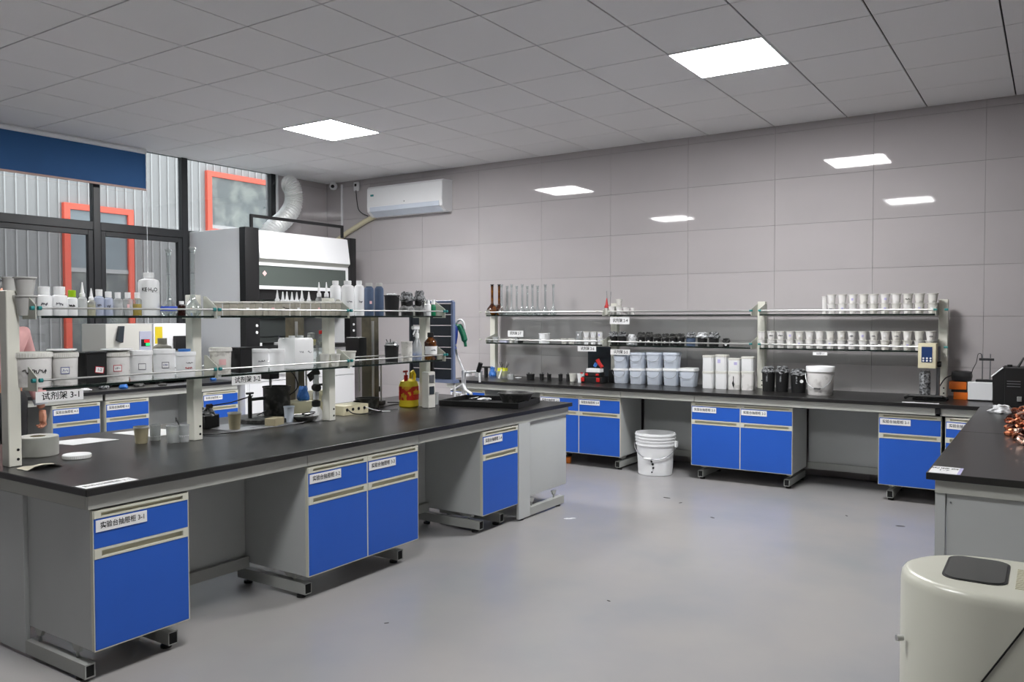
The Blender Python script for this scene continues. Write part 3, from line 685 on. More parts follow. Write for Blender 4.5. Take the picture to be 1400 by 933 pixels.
('bagpot2', 0.156, 3.32, 1.1, 0.0502, 0.1246, 'black cup with grey film cover right of the white covered cup', 'g'),
('bagpot2', 0.273, 3.302, 1.1, 0.032, 0.075, 'short black cup with white tag, last before third back rack upright', 'tag'),
('cupstack', 0.581, 3.308, 1.1, 0.0375, 0.1413, '{} grimy white cup, first stack from left on right bay lower shelf', ''),
('cupstack', 0.662, 3.308, 1.1, 0.0377, 0.1423, '{} grimy white cup, second stack from left on right bay lower shelf', 'k'),
('cupstack', 0.741, 3.308, 1.1, 0.0378, 0.1426, '{} grimy white cup, third stack from left on right bay lower shelf', 'k'),
('cupstack', 0.82, 3.308, 1.1, 0.0379, 0.1436, '{} grimy white cup, fourth stack from left on right bay lower shelf', ''),
('cupstack', 0.897, 3.308, 1.1, 0.0381, 0.1439, '{} grimy white cup, fifth stack from left on right bay lower shelf', ''),
('cupstack', 0.977, 3.308, 1.1, 0.0382, 0.1448, '{} grimy white cup, sixth stack from left on right bay lower shelf', ''),
('cupstack', 1.058, 3.308, 1.1, 0.0383, 0.1451, '{} grimy white cup, seventh stack from left on right bay lower shelf', ''),
('cupstack', 1.141, 3.308, 1.1, 0.0384, 0.146, '{} grimy white cup, eighth stack from left on right bay lower shelf', ''),
('cupstack', 1.226, 3.308, 1.1, 0.0385, 0.1469, '{} grimy white cup, ninth stack from left on right bay lower shelf', 'g'),
('cupstack', 1.307, 3.309, 1.1, 0.0386, 0.1472, '{} grimy white cup, tenth stack from left on right bay lower shelf', ''),
('cupstack', 1.39, 3.309, 1.1, 0.0386, 0.148, '{} grimy white cup, eleventh stack from left on right bay lower shelf', ''),
('cupstack', 1.471, 3.309, 1.1, 0.0387, 0.1489, '{} grimy white cup, twelfth stack from left on right bay lower shelf', ''),
('cupstack', 1.554, 3.309, 1.1, 0.0388, 0.1491, '{} grimy white cup, thirteenth stack from left on right bay lower shelf', ''),
('cupstack', 1.633, 3.309, 1.1, 0.0389, 0.1499, '{} grimy white cup, fourteenth stack from left on right bay lower shelf', ''),
('cupstack', 1.714, 3.309, 1.1, 0.039, 0.1507, '{} grimy white cup, fifteenth stack from left on right bay lower shelf', ''),
('cupstack', 1.796, 3.309, 1.1, 0.039, 0.1515, '{} grimy white cup, sixteenth stack from left on right bay lower shelf', ''),
('cupstack', 1.875, 3.309, 1.1, 0.0391, 0.1522, '{} grimy white cup, seventeenth stack from left on right bay lower shelf', ''),
('cup', 1.083, 3.35, 1.385, 0.0211, 0.1495, 'narrow white cup at left end of top shelf cup row', None),
('cupstack', 1.15, 3.307, 1.385, 0.037, 0.1597, '{} grimy white cup, first stack from left on right bay top shelf', ''),
('cupstack', 1.232, 3.308, 1.385, 0.0377, 0.1593, '{} grimy white cup, second stack from left on right bay top shelf', ''),
('cupstack', 1.313, 3.308, 1.385, 0.0383, 0.1589, '{} grimy white cup, third stack from left on right bay top shelf', ''),
('cupstack', 1.393, 3.309, 1.385, 0.0389, 0.1591, '{} grimy white cup, fourth stack from left on right bay top shelf', ''),
('cupstack', 1.468, 3.31, 1.385, 0.0396, 0.1588, '{} grimy white cup, fifth stack from left on right bay top shelf', 'y'),
('cupstack', 1.551, 3.31, 1.385, 0.0401, 0.1589, '{} grimy white cup, sixth stack from left on right bay top shelf', 'v'),
('cupstack', 1.631, 3.311, 1.385, 0.0407, 0.1585, '{} grimy white cup, seventh stack from left on right bay top shelf', ''),
('cupstack', 1.714, 3.311, 1.385, 0.0413, 0.1581, '{} grimy white cup, eighth stack from left on right bay top shelf', 'k'),
('cupstack', 1.796, 3.312, 1.385, 0.0419, 0.1577, '{} grimy white cup, ninth stack from left on right bay top shelf', ''),
('cupstack', 1.887, 3.312, 1.385, 0.0424, 0.1572, '{} grimy white cup, tenth stack from left on right bay top shelf', ''),
('redcone', -0.893, 3.3, 1.385, 0.0209, 0.1586, 'red conical nozzle standing on back top shelf', None),
('cup', -0.831, 3.28, 1.385, 0.0329, 0.0813, 'white cup below glass rods on back top shelf', None),
('cupstack', -0.764, 3.3, 1.385, 0.0328, 0.1498, '{} pale cup of the stack above rack sign 2-4', None),
('cup', -0.678, 3.28, 1.385, 0.0326, 0.0698, 'white cup right of the tall pale stack above rack sign 2-4', None),
('cup', -0.624, 3.3, 1.385, 0.0222, 0.0658, 'last pale cup of the small group above rack sign 2-4', None),
('flaskbrown', -2.274, 3.37, 1.385, 0.0617, 0.3253, 'amber volumetric flask nearest left end of back top shelf', None),
('flaskbrown', -2.24, 3.45, 1.385, 0.0582, 0.3273, 'amber volumetric flask next to the clear flasks', None),
('flaskc', -2.105, 3.3, 1.385, 0.0417, 0.319, 'clear volumetric flask on back top shelf, first right of the amber flasks', None),
('flaskc', -2.083, 3.37, 1.385, 0.0419, 0.3057, 'clear volumetric flask on back top shelf, second right of the amber flasks', None),
('flaskc', -1.982, 3.3, 1.385, 0.0413, 0.3165, 'clear volumetric flask on back top shelf, third right of the amber flasks', None),
('flaskc', -1.965, 3.37, 1.385, 0.0416, 0.3034, 'clear volumetric flask on back top shelf, fourth right of the amber flasks', None),
('flaskc', -1.852, 3.3, 1.385, 0.041, 0.3132, 'clear volumetric flask on back top shelf, fifth right of the amber flasks', None),
('flaskc', -1.835, 3.37, 1.385, 0.0412, 0.3002, 'clear volumetric flask on back top shelf, sixth right of the amber flasks', None),
('flaskc', -1.729, 3.3, 1.385, 0.0407, 0.3107, 'clear volumetric flask on back top shelf, seventh right of the amber flasks', None),
('flaskc', -1.712, 3.37, 1.385, 0.0409, 0.2978, 'clear volumetric flask on back top shelf, eighth right of the amber flasks', None),
('flaskc', -1.578, 3.3, 1.385, 0.0402, 0.3071, 'clear volumetric flask standing a little apart, second to last in row', None),
('flaskc', -1.526, 3.37, 1.385, 0.0404, 0.3078, 'clear volumetric flask at the right end of the flask row', None),
]

# ------------------------------------------------------------------ small laboratory ware
CACHE = {}
def cpart(key, fn, name, mats, parent, loc=(0, 0, 0), rot=(0, 0, 0)):
    if key not in CACHE: CACHE[key] = fn().mesh(name, mats)
    return obj(name, CACHE[key], parent, loc, rot)
def q(v): return round(v, 3)
def mark(parent, r, z, kind, w_=.5, dirx=None, zt=0):
    """a paper label or a scribble bent round the side that faces the room"""
    ang = dirx if dirx is not None else (0 if parent.location.x < -.7 and parent.location.y < 1.6 else -math.pi/2)
    ang += {0: .0}.get(0, 0)
    if ang == 0: ang = -.45
    else: ang = -math.pi/2+rnd.uniform(-.1, .25)
    def arc(a0, a1, z0, z1, mt, name, rr_=1.012, n=6):
        m_ = MB(); V = []
        for i in range(n+1):
            a = ang+a0+(a1-a0)*i/n; V.append((m_.bm.verts.new((math.cos(a)*r*rr_, math.sin(a)*r*rr_, z0)), m_.bm.verts.new((math.cos(a)*r*rr_, math.sin(a)*r*rr_, z1))))
        for i in range(n): m_.bm.faces.new((V[i][0], V[i+1][0], V[i+1][1], V[i][1]))
        return part(name, m_, mt, parent)
    def scrib(mt, a0, a1, z0, hh, seed, n=26, th=.0011):
        g = random.Random(seed); pts = []
        for i in range(n):
            a = ang+a0+(a1-a0)*i/(n-1)+g.uniform(-.03, .03); pts.append((math.cos(a)*r*1.018, math.sin(a)*r*1.018, z0+hh*g.uniform(-1, 1)*.5))
        part('handwriting', MB().tube(pts, th, 4), mt, parent)
    sd = int(abs(parent.location.y*1000))+7
    if kind in ('p', 'n', 'v'): arc(-w_*.5, w_*.5, z-.008, z+.010, {'p': 'pink_label', 'n': 'paper', 'v': 'violet_label'}[kind], 'paper_label')
    elif kind == 'k': scrib('ink', -.5, .5, z, .012, sd, 12, .0022)
    elif kind == 'hand': scrib('ink', -.5, .75, z, .022, sd, 34, .0016)
    elif kind == 'scrib': scrib('ink_grey', -.4, .4, z, .014, sd)
    elif kind == 'spot': arc(-.12, .12, z-.005, z+.005, 'ink', 'black_mark')
    elif kind in ('blue', 'red', 'grey', 'ink', 'pinkl'):
        fm = {'blue': 'ink_blue', 'red': 'ink_red', 'grey': 'ink_grey', 'ink': 'ink_grey', 'pinkl': 'pink_label'}[kind]
        arc(-.33, .33, z-.015, z+.015, fm, 'label_border', 1.01); arc(-.28, .28, z-.012, z+.012, 'pink_label' if kind == 'pinkl' else 'paper', 'paper_label', 1.016)
        if kind in ('blue', 'ink', 'red'): scrib('ink_blue' if kind != 'red' else 'ink_grey', -.2, .2, z, .012, sd, 14, .0009)
    elif kind == 'redhand': scrib('ink_red', -.2, .5, z-.012, .012, sd); scrib('ink', -.1, .6, z+.014, .008, sd+3)
def cup_parts(t, r, h, body='white_plastic', rim=None, wall=.0018, tap=.74, rimh=.006, liquid=None, lz=.5, bt=.93):
    rim = rim or body
    k = ('cup', q(r), q(h), body, tap, bt)
    cpart(k, lambda: MB().lathe([(0, .001), (r*tap, .001), (r*tap, .002), (r*bt, h-rimh), (r*bt-wall, h-rimh), (r*tap-wall, .004), (0, .004)], 18), 'body', body, t)
    cpart(k+('rim', rim), lambda: MB().lathe([(r*.92, h-rimh), (r, h-rimh), (r, h-rimh*.3), (r*.985, h), (r*.94, h), (r*.94, h-rimh), (r*.92, h-rimh)], 18), 'rim', rim, t)
    if liquid: part('contents', MB().lathe([(0, .005), (r*tap*.96, .005), (r*(tap+(.94-tap)*lz), h*lz), (0, h*lz)], 16), liquid, t)
def bottle(t, r, h, body, cap='white_plastic', capr=.5, caph=.17, neck=.78, label=None, liquid=None, lz=.6):
    hc = h*(1-caph); hs = h*neck
    k = ('bot', q(r), q(h), body, cap, capr)
    cpart(k, lambda: MB().lathe([(0, 0), (r*.93, 0), (r, h*.03), (r, hs*.93), (r*.93, hs), (r*capr*.85, hs+(hc-hs)*.8), (r*capr*.85, hc+.002), (0, hc+.002)], 20), 'body', body, t)
    cpart(k+('cap',), lambda: MB().lathe([(0, hc-.001), (r*capr, hc-.001), (r*capr, h*.99), (r*capr*.92, h), (0, h)], 16), 'cap', cap, t)
    if liquid: part('liquid', MB().lathe([(0, .002), (r*.9, .002), (r*.95, h*.04), (r*.95, h*lz), (0, h*lz)], 16), liquid, t)
    if label: mark(t, r, h*.4, label)
def flask(t, r, h, g='glass', liquid=None, stopper='glass'):
    n = .16*r+.0045; zb = 1.75*r
    k = ('fl', q(r), q(h), g)
    cpart(k, lambda: MB().lathe([(0, .001), (r*.55, 0), (r*.9, r*.35), (r, r*.8), (r*.9, r*1.2), (r*.6, r*1.55), (n*1.3, zb+.01), (n, zb+.03), (n, h-.03), (n*1.25, h-.022)], 20), 'body', g, t)
    cpart(k+('s',), lambda: MB().lathe([(n*.9, h-.03), (n*1.3, h-.02), (n*.8, h-.014), (n*1.7, h-.007), (n*1.2, h), (0, h)], 12), 'stopper', stopper, t)
    if g == 'glass': cpart(k+('m',), lambda: MB().cyl((0, 0, h*.62), (0, 0, h*.62+.0015), n*1.04, n=14, caps=False), 'graduation', 'ink_grey', t)
    return n, zb
def crumpled(r, z0, z1, seed, n=17, rows=6):
    g = random.Random(seed); m_ = MB(); m_.flat = True; prev = None
    prof = [(r*.98, z0)]+[(r*(1.04+.1*math.sin(i*1.3)-.32*(i/rows)**2), z0+(z1-z0)*i/rows) for i in range(1, rows)]+[(r*.62, z1), (r*.25, z1-.012)]
    for rr_, z in prof:
        cur = [m_.bm.verts.new((math.cos(2*math.pi*i/n)*rr_*g.uniform(.78, 1.12), math.sin(2*math.pi*i/n)*rr_*g.uniform(.78, 1.12), z+g.uniform(-.09, .07)*(z1-z0))) for i in range(n)]
        if prev: m_.bridge(prev, cur, 0)
        prev = cur
    m_.bm.faces.new(prev); return m_
def sticks(t, r, h, n, seed, m='black', top=1.5):
    g = random.Random(seed)
    for i in range(n):
        a = g.uniform(0, 6.28); b = a+2.6+g.uniform(-.4, .4)
        part('stirring_stick', MB().cyl((math.cos(a)*r*.4, math.sin(a)*r*.4, .006), (math.cos(b)*r*.78, math.sin(b)*r*.78, h*g.uniform(top*.85, top)), .0028, n=6), m, t)
NAMES = dict(jar=('plastic_jar', 'jar'), drop=('dropper_bottle', 'bottle'), bot=('plastic_bottle', 'bottle'), bigbot=('plastic_bottle', 'bottle'),
    flaskblue=('volumetric_flask', 'flask'), flask=('volumetric_flask', 'flask'), flaskc=('volumetric_flask', 'flask'), flaskbrown=('volumetric_flask', 'flask'),
    brownbot=('reagent_bottle', 'bottle'), amber=('reagent_bottle', 'bottle'), sqpot=('lidded_pot', 'pot'), blackpot=('plastic_bucket', 'bucket'),
    bagpot=('lined_pot', 'pot'), bagpot2=('lined_cup', 'cup'), bagpotg=('lined_cup', 'cup'), greenbot=('reagent_bottle', 'bottle'), bucket=('lidded_tub', 'tub'),
    bucket2=('lidded_tub', 'tub'), blackbox=('square_tub', 'tub'), blackbox2=('square_tub', 'tub'), canister=('canister', 'canister'), yjar=('glass_jar', 'jar'),
    redjar=('glass_bottle', 'bottle'), cup=('plastic_cup', 'cup'), stickpot=('beaker', 'beaker'), greycup=('beaker', 'beaker'), spray=('spray_bottle', 'spray bottle'),
    cup_tan=('beaker', 'beaker'), cup_clear=('plastic_cup', 'cup'), beaker=('beaker', 'beaker'), beaker0=('beaker', 'beaker'), beakerpen=('plastic_cup', 'cup'), cup_blue=('plastic_cup', 'cup'),
    tub=('plastic_tub', 'tub'), potyellow=('utensil_bucket', 'bucket'), dish=('dish', 'dish'), blackbeaker=('beaker', 'beaker'), cupred=('plastic_cup', 'cup'),
    pail=('lidded_pail', 'pail'), pailtop=('lidded_pail', 'pail'), can=('square_tub', 'tub'), cantop=('square_tub', 'tub'), blackfoil=('covered_bucket', 'bucket'),
    pailround=('lidded_pail', 'pail'), clearcup=('plastic_cup', 'cup'), boxlilac=('small_box', 'box'), blackpen=('desk_pot', 'pot'), bagwhite=('plastic_bag', 'bag'), redcone=('nozzle', 'nozzle'),
    cupstack=('plastic_cup', 'cup'), cupstack2=('beaker', 'beaker'), cupstack2g=('beaker', 'beaker'))
GROUPS = dict(sqpot='lidded pots on the island top shelf', cupstack='stacked cups on the back rack', flaskc='clear volumetric flasks on the back rack', bagpot2='black cups on the back lower shelf',
    blackbeaker='black beakers on the back bench', pail='pale blue pails on the back bench', pailtop='pale blue pails on the back bench', can='white square tubs on the back bench',
    cantop='white square tubs on the back bench', bucket='tubs on the island lower shelf', bucket2='tubs on the island lower shelf', blackfoil='covered black buckets on the back bench')
def build(k, x, y, z, r, h, label, ex):
    nm, cat = NAMES[k]; gp = GROUPS.get(k)
    if k == 'drop' and 'of seven' in label: gp = 'seven white droppers on the island top shelf'
    r *= .97
    def T(l=label, zz=z, rz=0): return thing(nm, l, cat, (x, y, zz), rz, gp)
    if k in ('cupstack', 'cupstack2', 'cupstack2g'):
        h1 = h*.53; ov = h*.06
        body = 'grey_plastic' if k != 'cupstack' else 'grimy'
        if k == 'cupstack2g': body = 'grey_plastic'
        if ex == 'c': body = 'white_plastic'
        if ex == 'cg': body = 'clear_plastic'
        for i, wd in enumerate(('lower', 'upper')):
            l = (label.format(wd)+'').replace('cup of the', 'cup of the')
            t = T(l, z+i*(h1-ov))
            cup_parts(t, r, h1 if i == 0 else h-h1+ov, body if rnd.random() < .6 or ex in ('c', 'cg') or k != 'cupstack' else 'grimy2', 'off_white' if k == 'cupstack' and ex != 'cg' else body, tap=.64, bt=.89)
            if ex in ('k', 'v', 'y', 'g') and i == 1: mark(t, r*.86, h1*.5, {'k': 'k', 'v': 'v', 'y': 'n', 'g': 'n'}[ex])
            elif k == 'cupstack' and rnd.random() < .5: mark(t, r*.84, h1*.5, rnd.choice(['n', 'scrib', 'v']))
        return
    if k in ('pail', 'pailtop', 'can', 'cantop', 'canister', 'blackbox', 'blackbox2', 'sqpot', 'boxlilac'):
        t = T(rz=R(rnd.uniform(-3, 3))); s = r
        pr_ = 6 if k in ('pail', 'pailtop') else 9
        if k in ('pail', 'pailtop'):
            hl = h*.15
            part('body', MB().lathe([(0, 0), (s*.80, 0), (s*.83, .004), (s*.93, h-hl), (0, h-hl)], 28, sq=5), 'pale_blue' if label[-3:] != 'row' else 'pale_blue', t)
            part('lid', MB().lathe([(s*.93, h-hl), (s, h-hl), (s, h-hl*.35), (s*.97, h-hl*.3), (s*.97, h), (s*.9, h), (s*.88, h-.003), (0, h-.003)], 28, sq=5), 'white_plastic' if k == 'pail' else 'pale_blue', t)
            part('wire_handle', MB().tube([(s*.95*math.cos(a), -s*(.96+.04*math.sin(a)), h*.78-h*.36*math.sin(a)) for a in [math.pi*i/10 for i in range(11)]], .0016, 6), 'dull_steel', t)
            return
        if k in ('can', 'cantop'):
            part('body', MB().lathe([(0, 0), (s*.93, 0), (s*.95, .004), (s*.96, h*.86), (0, h*.86)], 24, sq=7), 'grimy' if 'splash' in label or rnd.random() < .4 else 'white_plastic', t)
            part('lid', MB().lathe([(s*.95, h*.86), (s*.99, h*.86), (s*.99, h*.98), (s*.95, h), (0, h)], 24, sq=7), 'off_white', t)
            if ex == 'k': part('black_splash', MB().prism([(-.006, h*.2), (.004, h*.08), (.008, h*.3), (.002, h*.45), (.003, h*.7), (-.004, h*.75), (-.003, h*.5), (-.012, h*.35)], 1, -s*.97-.001, -s*.95), 'ink', t)
            if ex == 'b': part('printed_patch', MB().box(-s*.5 if 'second' in label else s*.1, 0 if 'second' in label else s*.6, -s*.97-.001, -s*.95, h*.5, h*.72), 'violet_label', t)
            return
        if k == 'canister':
            t.rotation_euler.z = 0
            part('body', MB().lathe([(0, 0), (s*.9, 0), (s*.93, .006), (s*.93, h*.86), (s*.85, h*.93), (0, h*.93)], 28, sq=8), 'white_plastic', t)
            for dy in (-.35, .42): part('neck', MB().cyl((0, s*dy, h*.92), (0, s*dy, h), .018, n=14), 'white_plastic', t)
            for dy in (-.3, .45):
                g = random.Random(int(dy*100)+50); part('handwriting', MB().tube([(s*.935, s*dy-.016+i*.0024, h*.5+g.uniform(-.007, .007)) for i in range(14)], .001, 4), 'ink_grey', t)
            return
        if k in ('blackbox', 'blackbox2'):
            t.rotation_euler.z = 0; s *= .85
            part('body', MB().box(-s, s, -s, s, 0, h*.95, bev=.004), 'black', t); part('rim', MB().box(-s-.002, s+.002, -s-.002, s+.002, h*.93, h, bev=.003), 'black', t)
            if k == 'blackbox':
                lb = part('paper_label', MB().box(0, .001, -.019, .019, -.013, .013), 'paper', t, (s+.0005, .012, h*.42), (R(-8), 0, 0))
                b = MB()
                for a in ((-.021, -.018, -.015, .015), (.018, .021, -.015, .015), (-.021, .021, .012, .015), (-.021, .021, -.015, -.012)): b.box(.0005, .0018, *a)
                part('label_border', b, 'ink_red', lb)
                lettering('1-2', .016, lb, (.0016, 0, 0), FX, 'ink_grey', 1)
            return
        if k == 'sqpot':
            t.rotation_euler.z = 0
            part('body', MB().box(-s*.8, s*.8, -s*.78, s*.78, 0, h*.83, bev=.003), 'pot_trans', t)
            part('lid', MB().box(-s*.88, s*.88, -s*.92, s*.92, h*.83, h*.98, bev=.003), 'off_white', t)
            if ex in ('p', 'n'): part('paper_label', MB().box(s*.8, s*.8+.001, -s*.1, s*.55, h*.38, h*.56), 'pink_label' if ex == 'p' else 'paper', t)
            if ex == 'k':
                g = random.Random(3); part('handwriting', MB().tube([(s*.805, -s*.6+i*s*.1, h*.6-i*.001+g.uniform(-.004, .004)) for i in range(13)], .002, 4), 'ink', t)
            return
        part('body', MB().box(-r, r, -.02, .02, 0, h*.9, bev=.002), 'lilac', t); part('lid', MB().box(-r-.001, r+.001, -.021, .021, h*.9, h, bev=.001), 'lilac', t); return
    t = T()
    if k == 'jar': bottle(t, r, h, 'white_plastic', {'w': 'white_plastic', 'g': 'lime'}[ex], .72, .26, .68, 'scrib' if ex == 'w' else 'k')
    elif k == 'bot':
        b, c = {'b': ('blueish', 'white_plastic'), 'c': ('clear_plastic', 'white_plastic'), 'p': ('clear_plastic', 'white_plastic'), 'yl': ('glass', 'white_plastic'), 'w': ('white_plastic', 'white_plastic'),
            'w2': ('white_plastic', 'white_plastic'), 'bg': ('bluegrey', 'grey_plastic'), 'bgo': ('bluegrey', 'grey_plastic')}[ex]
        big = ex in ('w2', 'bg', 'bgo')
        bottle(t, r, h, b, c, .72 if ex in ('b', 'bg', 'bgo') else .6, .1 if big else .24, .84 if big else .7, {'b': 'scrib', 'p': 'p', 'w2': 'scrib', 'bgo': 'p'}.get(ex), 'yellow_liq' if ex == 'yl' else 'white_plastic' if ex in 'cp' else None, .5)
    elif k == 'bigbot':
        bottle(t, r, h, 'white_plastic', 'white_plastic', .5, .12, .82); lettering('KE·H₂O', .026, t, (r*1.005*math.cos(-.5), r*1.005*math.sin(-.5), h*.6), (R(90), 0, R(90)-.5), 'ink', .8)
    elif k == 'drop':
        body = {'w': 'milky', 'y': 'clear_plastic', 'gr': 'clear_plastic'}[ex]
        if ex == 'w' and 'seven' in label: body = 'white_plastic'
        hb = h*.58
        cpart(('dr', q(r), q(h), body), lambda: MB().lathe([(0, 0), (r*.95, 0), (r, .003), (r, hb*.86), (r*.5, hb), (0, hb)], 16), 'body', body, t)
        cpart(('drn', q(r), q(h)), lambda: MB().lathe([(r*.62, hb*.98), (r*.62, hb+h*.08), (r*.42, hb+h*.1), (r*.12, h), (0, h)], 12), 'nozzle', 'white_plastic', t)
        if ex in ('y', 'gr'): part('liquid', MB().lathe([(0, .001), (r*.93, .001), (r*.93, hb*.7), (0, hb*.7)], 14), {'y': 'pale_yellow', 'gr': 'grey_liq'}[ex], t)
    elif k in ('flask', 'flaskblue', 'flaskc', 'flaskbrown'):
        g = 'amber' if k == 'flaskbrown' else 'glass'
        n, zb = flask(t, r, h, g, stopper='amber_dark' if g == 'amber' else 'glass')
        if k == 'flaskblue': part('tape', MB().lathe([(r*1.01, r*.62), (r*1.015, r*.9), (r*.93, r*1.18)], 20), 'tape_blue', t)
        if k == 'flask': part('orange_mark', MB().cyl((r*.96*math.cos(-.8), r*.96*math.sin(-.8), r*.8), (r*1.03*math.cos(-.8), r*1.03*math.sin(-.8), r*.8), .005, n=10), 'orange', t)
    elif k == 'brownbot': bottle(t, r, h, 'amber_dark', 'white_plastic', .6, .2, .72)
    elif k == 'amber':
        bottle(t, r, h, 'amber', 'black', .5, .16, .68)
        m_ = MB(); V = []
        for i in range(13):
            a = -1.9+i*.22; V.append((m_.bm.verts.new((math.cos(a)*r*1.012, math.sin(a)*r*1.012, h*.2)), m_.bm.verts.new((math.cos(a)*r*1.012, math.sin(a)*r*1.012, h*.5))))
        for i in range(12): m_.bm.faces.new((V[i][0], V[i+1][0], V[i+1][1], V[i][1]))
        part('paper_label', m_, 'paper', t); mark(t, r*1.01, h*.36, 'scrib')
    elif k == 'greenbot': bottle(t, r, h, 'green', 'white_plastic', .75, .28, .6)
    elif k in ('bucket', 'bucket2'):
        hl = h*.16; ribs = k == 'bucket'
        bm_ = 'grimy' if ribs else 'white_plastic'
        if ex == 'pink': bm_ = 'grimy2'
        part('body', MB().lathe([(0, 0), (r*.88, 0), (r*.9, .004), (r*.95, h-hl), (0, h-hl)], 28), bm_, t)
        part('lid', MB().lathe([(r*.95, h-hl), (r, h-hl), (r, h-.006), (r*.97, h-.001), (r*.9, h-.001), (r*.88, h-.004), (0, h-.004)], 40 if ribs else 28), 'off_white' if ribs else 'white_plastic', t)
        if ribs:
            m_ = MB()
            for i in range(44):
                a = 2*math.pi*i/44; m_.cyl((r*1.003*math.cos(a), r*1.003*math.sin(a), h-hl+.002), (r*1.003*math.cos(a), r*1.003*math.sin(a), h-.005), .0014, n=5)
            part('lid_ribs', m_, 'grimy', t)
        mk = {'hand': 'hand', 'blue': 'blue', 'red': 'red', 'grey': 'grey', 'ink': 'ink', 'redhand': 'redhand', 'pink': 'pinkl', 'ink2': 'scrib'}.get(ex)
        if mk: mark(t, r*.945, h*.45, mk)
    elif k == 'yjar':
        part('body', MB().lathe([(0, 0), (r*.95, 0), (r, .005), (r, h*.6), (r*.7, h*.72), (r*.6, h*.8)], 20), 'glass', t); part('stopper', MB().lathe([(0, h*.62), (r*.62, h*.62), (r*.7, h*.8), (0, h*.8)], 16), 'pale_yellow', t)
        part('lid', MB().lathe([(r*.5, h*.8), (r*.55, h*.98), (0, h)], 16), 'clear_plastic', t)
    elif k == 'redjar':
        part('body', MB().lathe([(0, 0), (r*.95, 0), (r, .005), (r, h*.66), (r*.6, h*.8), (r*.6, h*.9)], 20), 'glass', t); part('cap', MB().lathe([(0, h*.9), (r*.7, h*.9), (r*.7, h), (0, h)], 18), 'red', t)
    elif k in ('cup', 'cupred', 'tub', 'greycup', 'cup_tan', 'cup_blue', 'clearcup', 'dish'):
        if k == 'dish': h = .016
        body = {'greycup': 'grimy2', 'cup_tan': 'tan', 'cup_blue': 'pale_blue', 'clearcup': 'clear_plastic', 'cup': 'grimy' if 'top shelf' in label or 'sign' in label else 'off_white'}.get(k, 'white_plastic')
        cup_parts(t, r, h, body, 'off_white' if k == 'cup_tan' else None, tap={'tub': .93, 'greycup': .9, 'dish': .7}.get(k, .74), rimh=.004 if k == 'dish' else .007)
        if k == 'cupred': part('red_object', MB().cyl((0, 0, h*.3), (r*.3, 0, h*1.12), .012, n=10), 'red', t)
    elif k in ('beaker', 'beaker0', 'cup_clear', 'beakerpen'):
        cup_parts(t, r, h, 'clear_plastic', tap=.84, rimh=.004, liquid={'beaker': 'clear_plastic', 'beakerpen': 'white_plastic', 'cup_clear': 'crumple'}.get(k), lz={'beaker': .22, 'beakerpen': .42, 'cup_clear': .3}.get(k, .3))
        if k == 'beakerpen': part('stirring_stick', MB().cyl((.004, .002, .01), (-.028, -.02, h*1.25), .003, n=8).cyl((-.028, -.02, h*1.2), (-.034, -.024, h*1.42), .007, .002, n=8), 'black', t)
        if k == 'cup_clear': part('film', crumpled(r*.75, h*.3, h*.8, 5), 'bag_clear', t)
    elif k in ('blackbeaker', 'stickpot', 'blackpen'):
        cup_parts(t, r, h*.82 if k == 'blackbeaker' else h*.78, 'black', tap=.84)
        sticks(t, r, h*.7, 3 if r > .04 else 2, int(x*1000), 'black', 1.55)
        if k == 'stickpot': part('film', crumpled(r*.9, h*.7, h*.95, 8), 'bag_clear', t)
    elif k == 'blackpot':
        cup_parts(t, r, h*.97, 'black', tap=.82); part('crumpled_film', crumpled(r*.8, h*.85, h*1.05, 4), 'crumple', t)
    elif k in ('bagpot', 'bagpot2', 'bagpotg'):
        b = 'bluegrey' if k == 'bagpotg' else 'black'; hh = h*(.72 if k == 'bagpot' else .74)
        cup_parts(t, r, hh, b, tap=.86)
        part('crumpled_film', crumpled(r*1.08, hh*.84, h*1.03, int(abs(x)*1000)+3), 'film' if k == 'bagpot' or ex in (None, 'g') else 'crumple' if ex == 'w' or k == 'bagpotg' else 'soot', t)
        if k == 'bagpot': part('draped_film', crumpled(r*1.02, hh*.25, hh*.9, int(abs(y)*1000)), 'bag_clear', t)
        if ex == 'tag': part('round_tag', MB().cyl((.006, -r*.86, hh*.42), (.006, -r*.9, hh*.42), .012, n=14), 'paper', t)
    elif k == 'bagwhite': part('bag', crumpled(r, 0, h*.97, 9, 16, 8), 'crumple', t)
    elif k == 'spray':
        part('body', MB().lathe([(0, 0), (r*.95, 0), (r, .004), (r, h*.42), (r*.45, h*.58), (r*.35, h*.66)], 20), 'clear_plastic', t)
        part('liquid', MB().lathe([(0, .003), (r*.93, .003), (r*.95, h*.2), (0, h*.2)], 16), 'blue_cap', t)
        part('trigger_head', MB().lathe([(r*.4, h*.62), (r*.42, h*.74), (r*.3, h*.76), (r*.3, h*.86), (0, h*.87)], 14).box(-.012, .012, -.045, .014, h*.86, h*.96, bev=.005).box(-.006, .006, -.056, -.044, h*.88, h*.94, bev=.002).tube([(0, -.02, h*.87), (0, -.03, h*.79), (0, -.04, h*.72)], .005, 8), 'white_plastic', t)
        part('dip_tube', MB().cyl((0, 0, .01), (0, 0, h*.64), .002, n=6), 'white_plastic', t)
    elif k == 'potyellow':
        cup_parts(t, r*.85, h, 'clear_plastic', tap=.8)
        part('yellow_pack', MB().box(-r*.55, r*.45, -.03, .03, h*.3, h*1.35, bev=.006), 'lime_yellow', t)
        sticks(t, r*.9, h, 5, 5, 'black', 2.1); sticks(t, r*.7, h, 2, 9, 'steel', 2.3); part('white_strip', MB().box(-.008, .008, -.002, .002, 0, h*1.3, rot=Matrix.Rotation(.35, 3, 'Y')), 'paper', t, (r*.2, -r*.85, 0))
    elif k == 'blackfoil':
        part('body', MB().lathe([(0, 0), (r*.84, 0), (r*.95, h*.82), (0, h*.82)], 24), 'black', t)
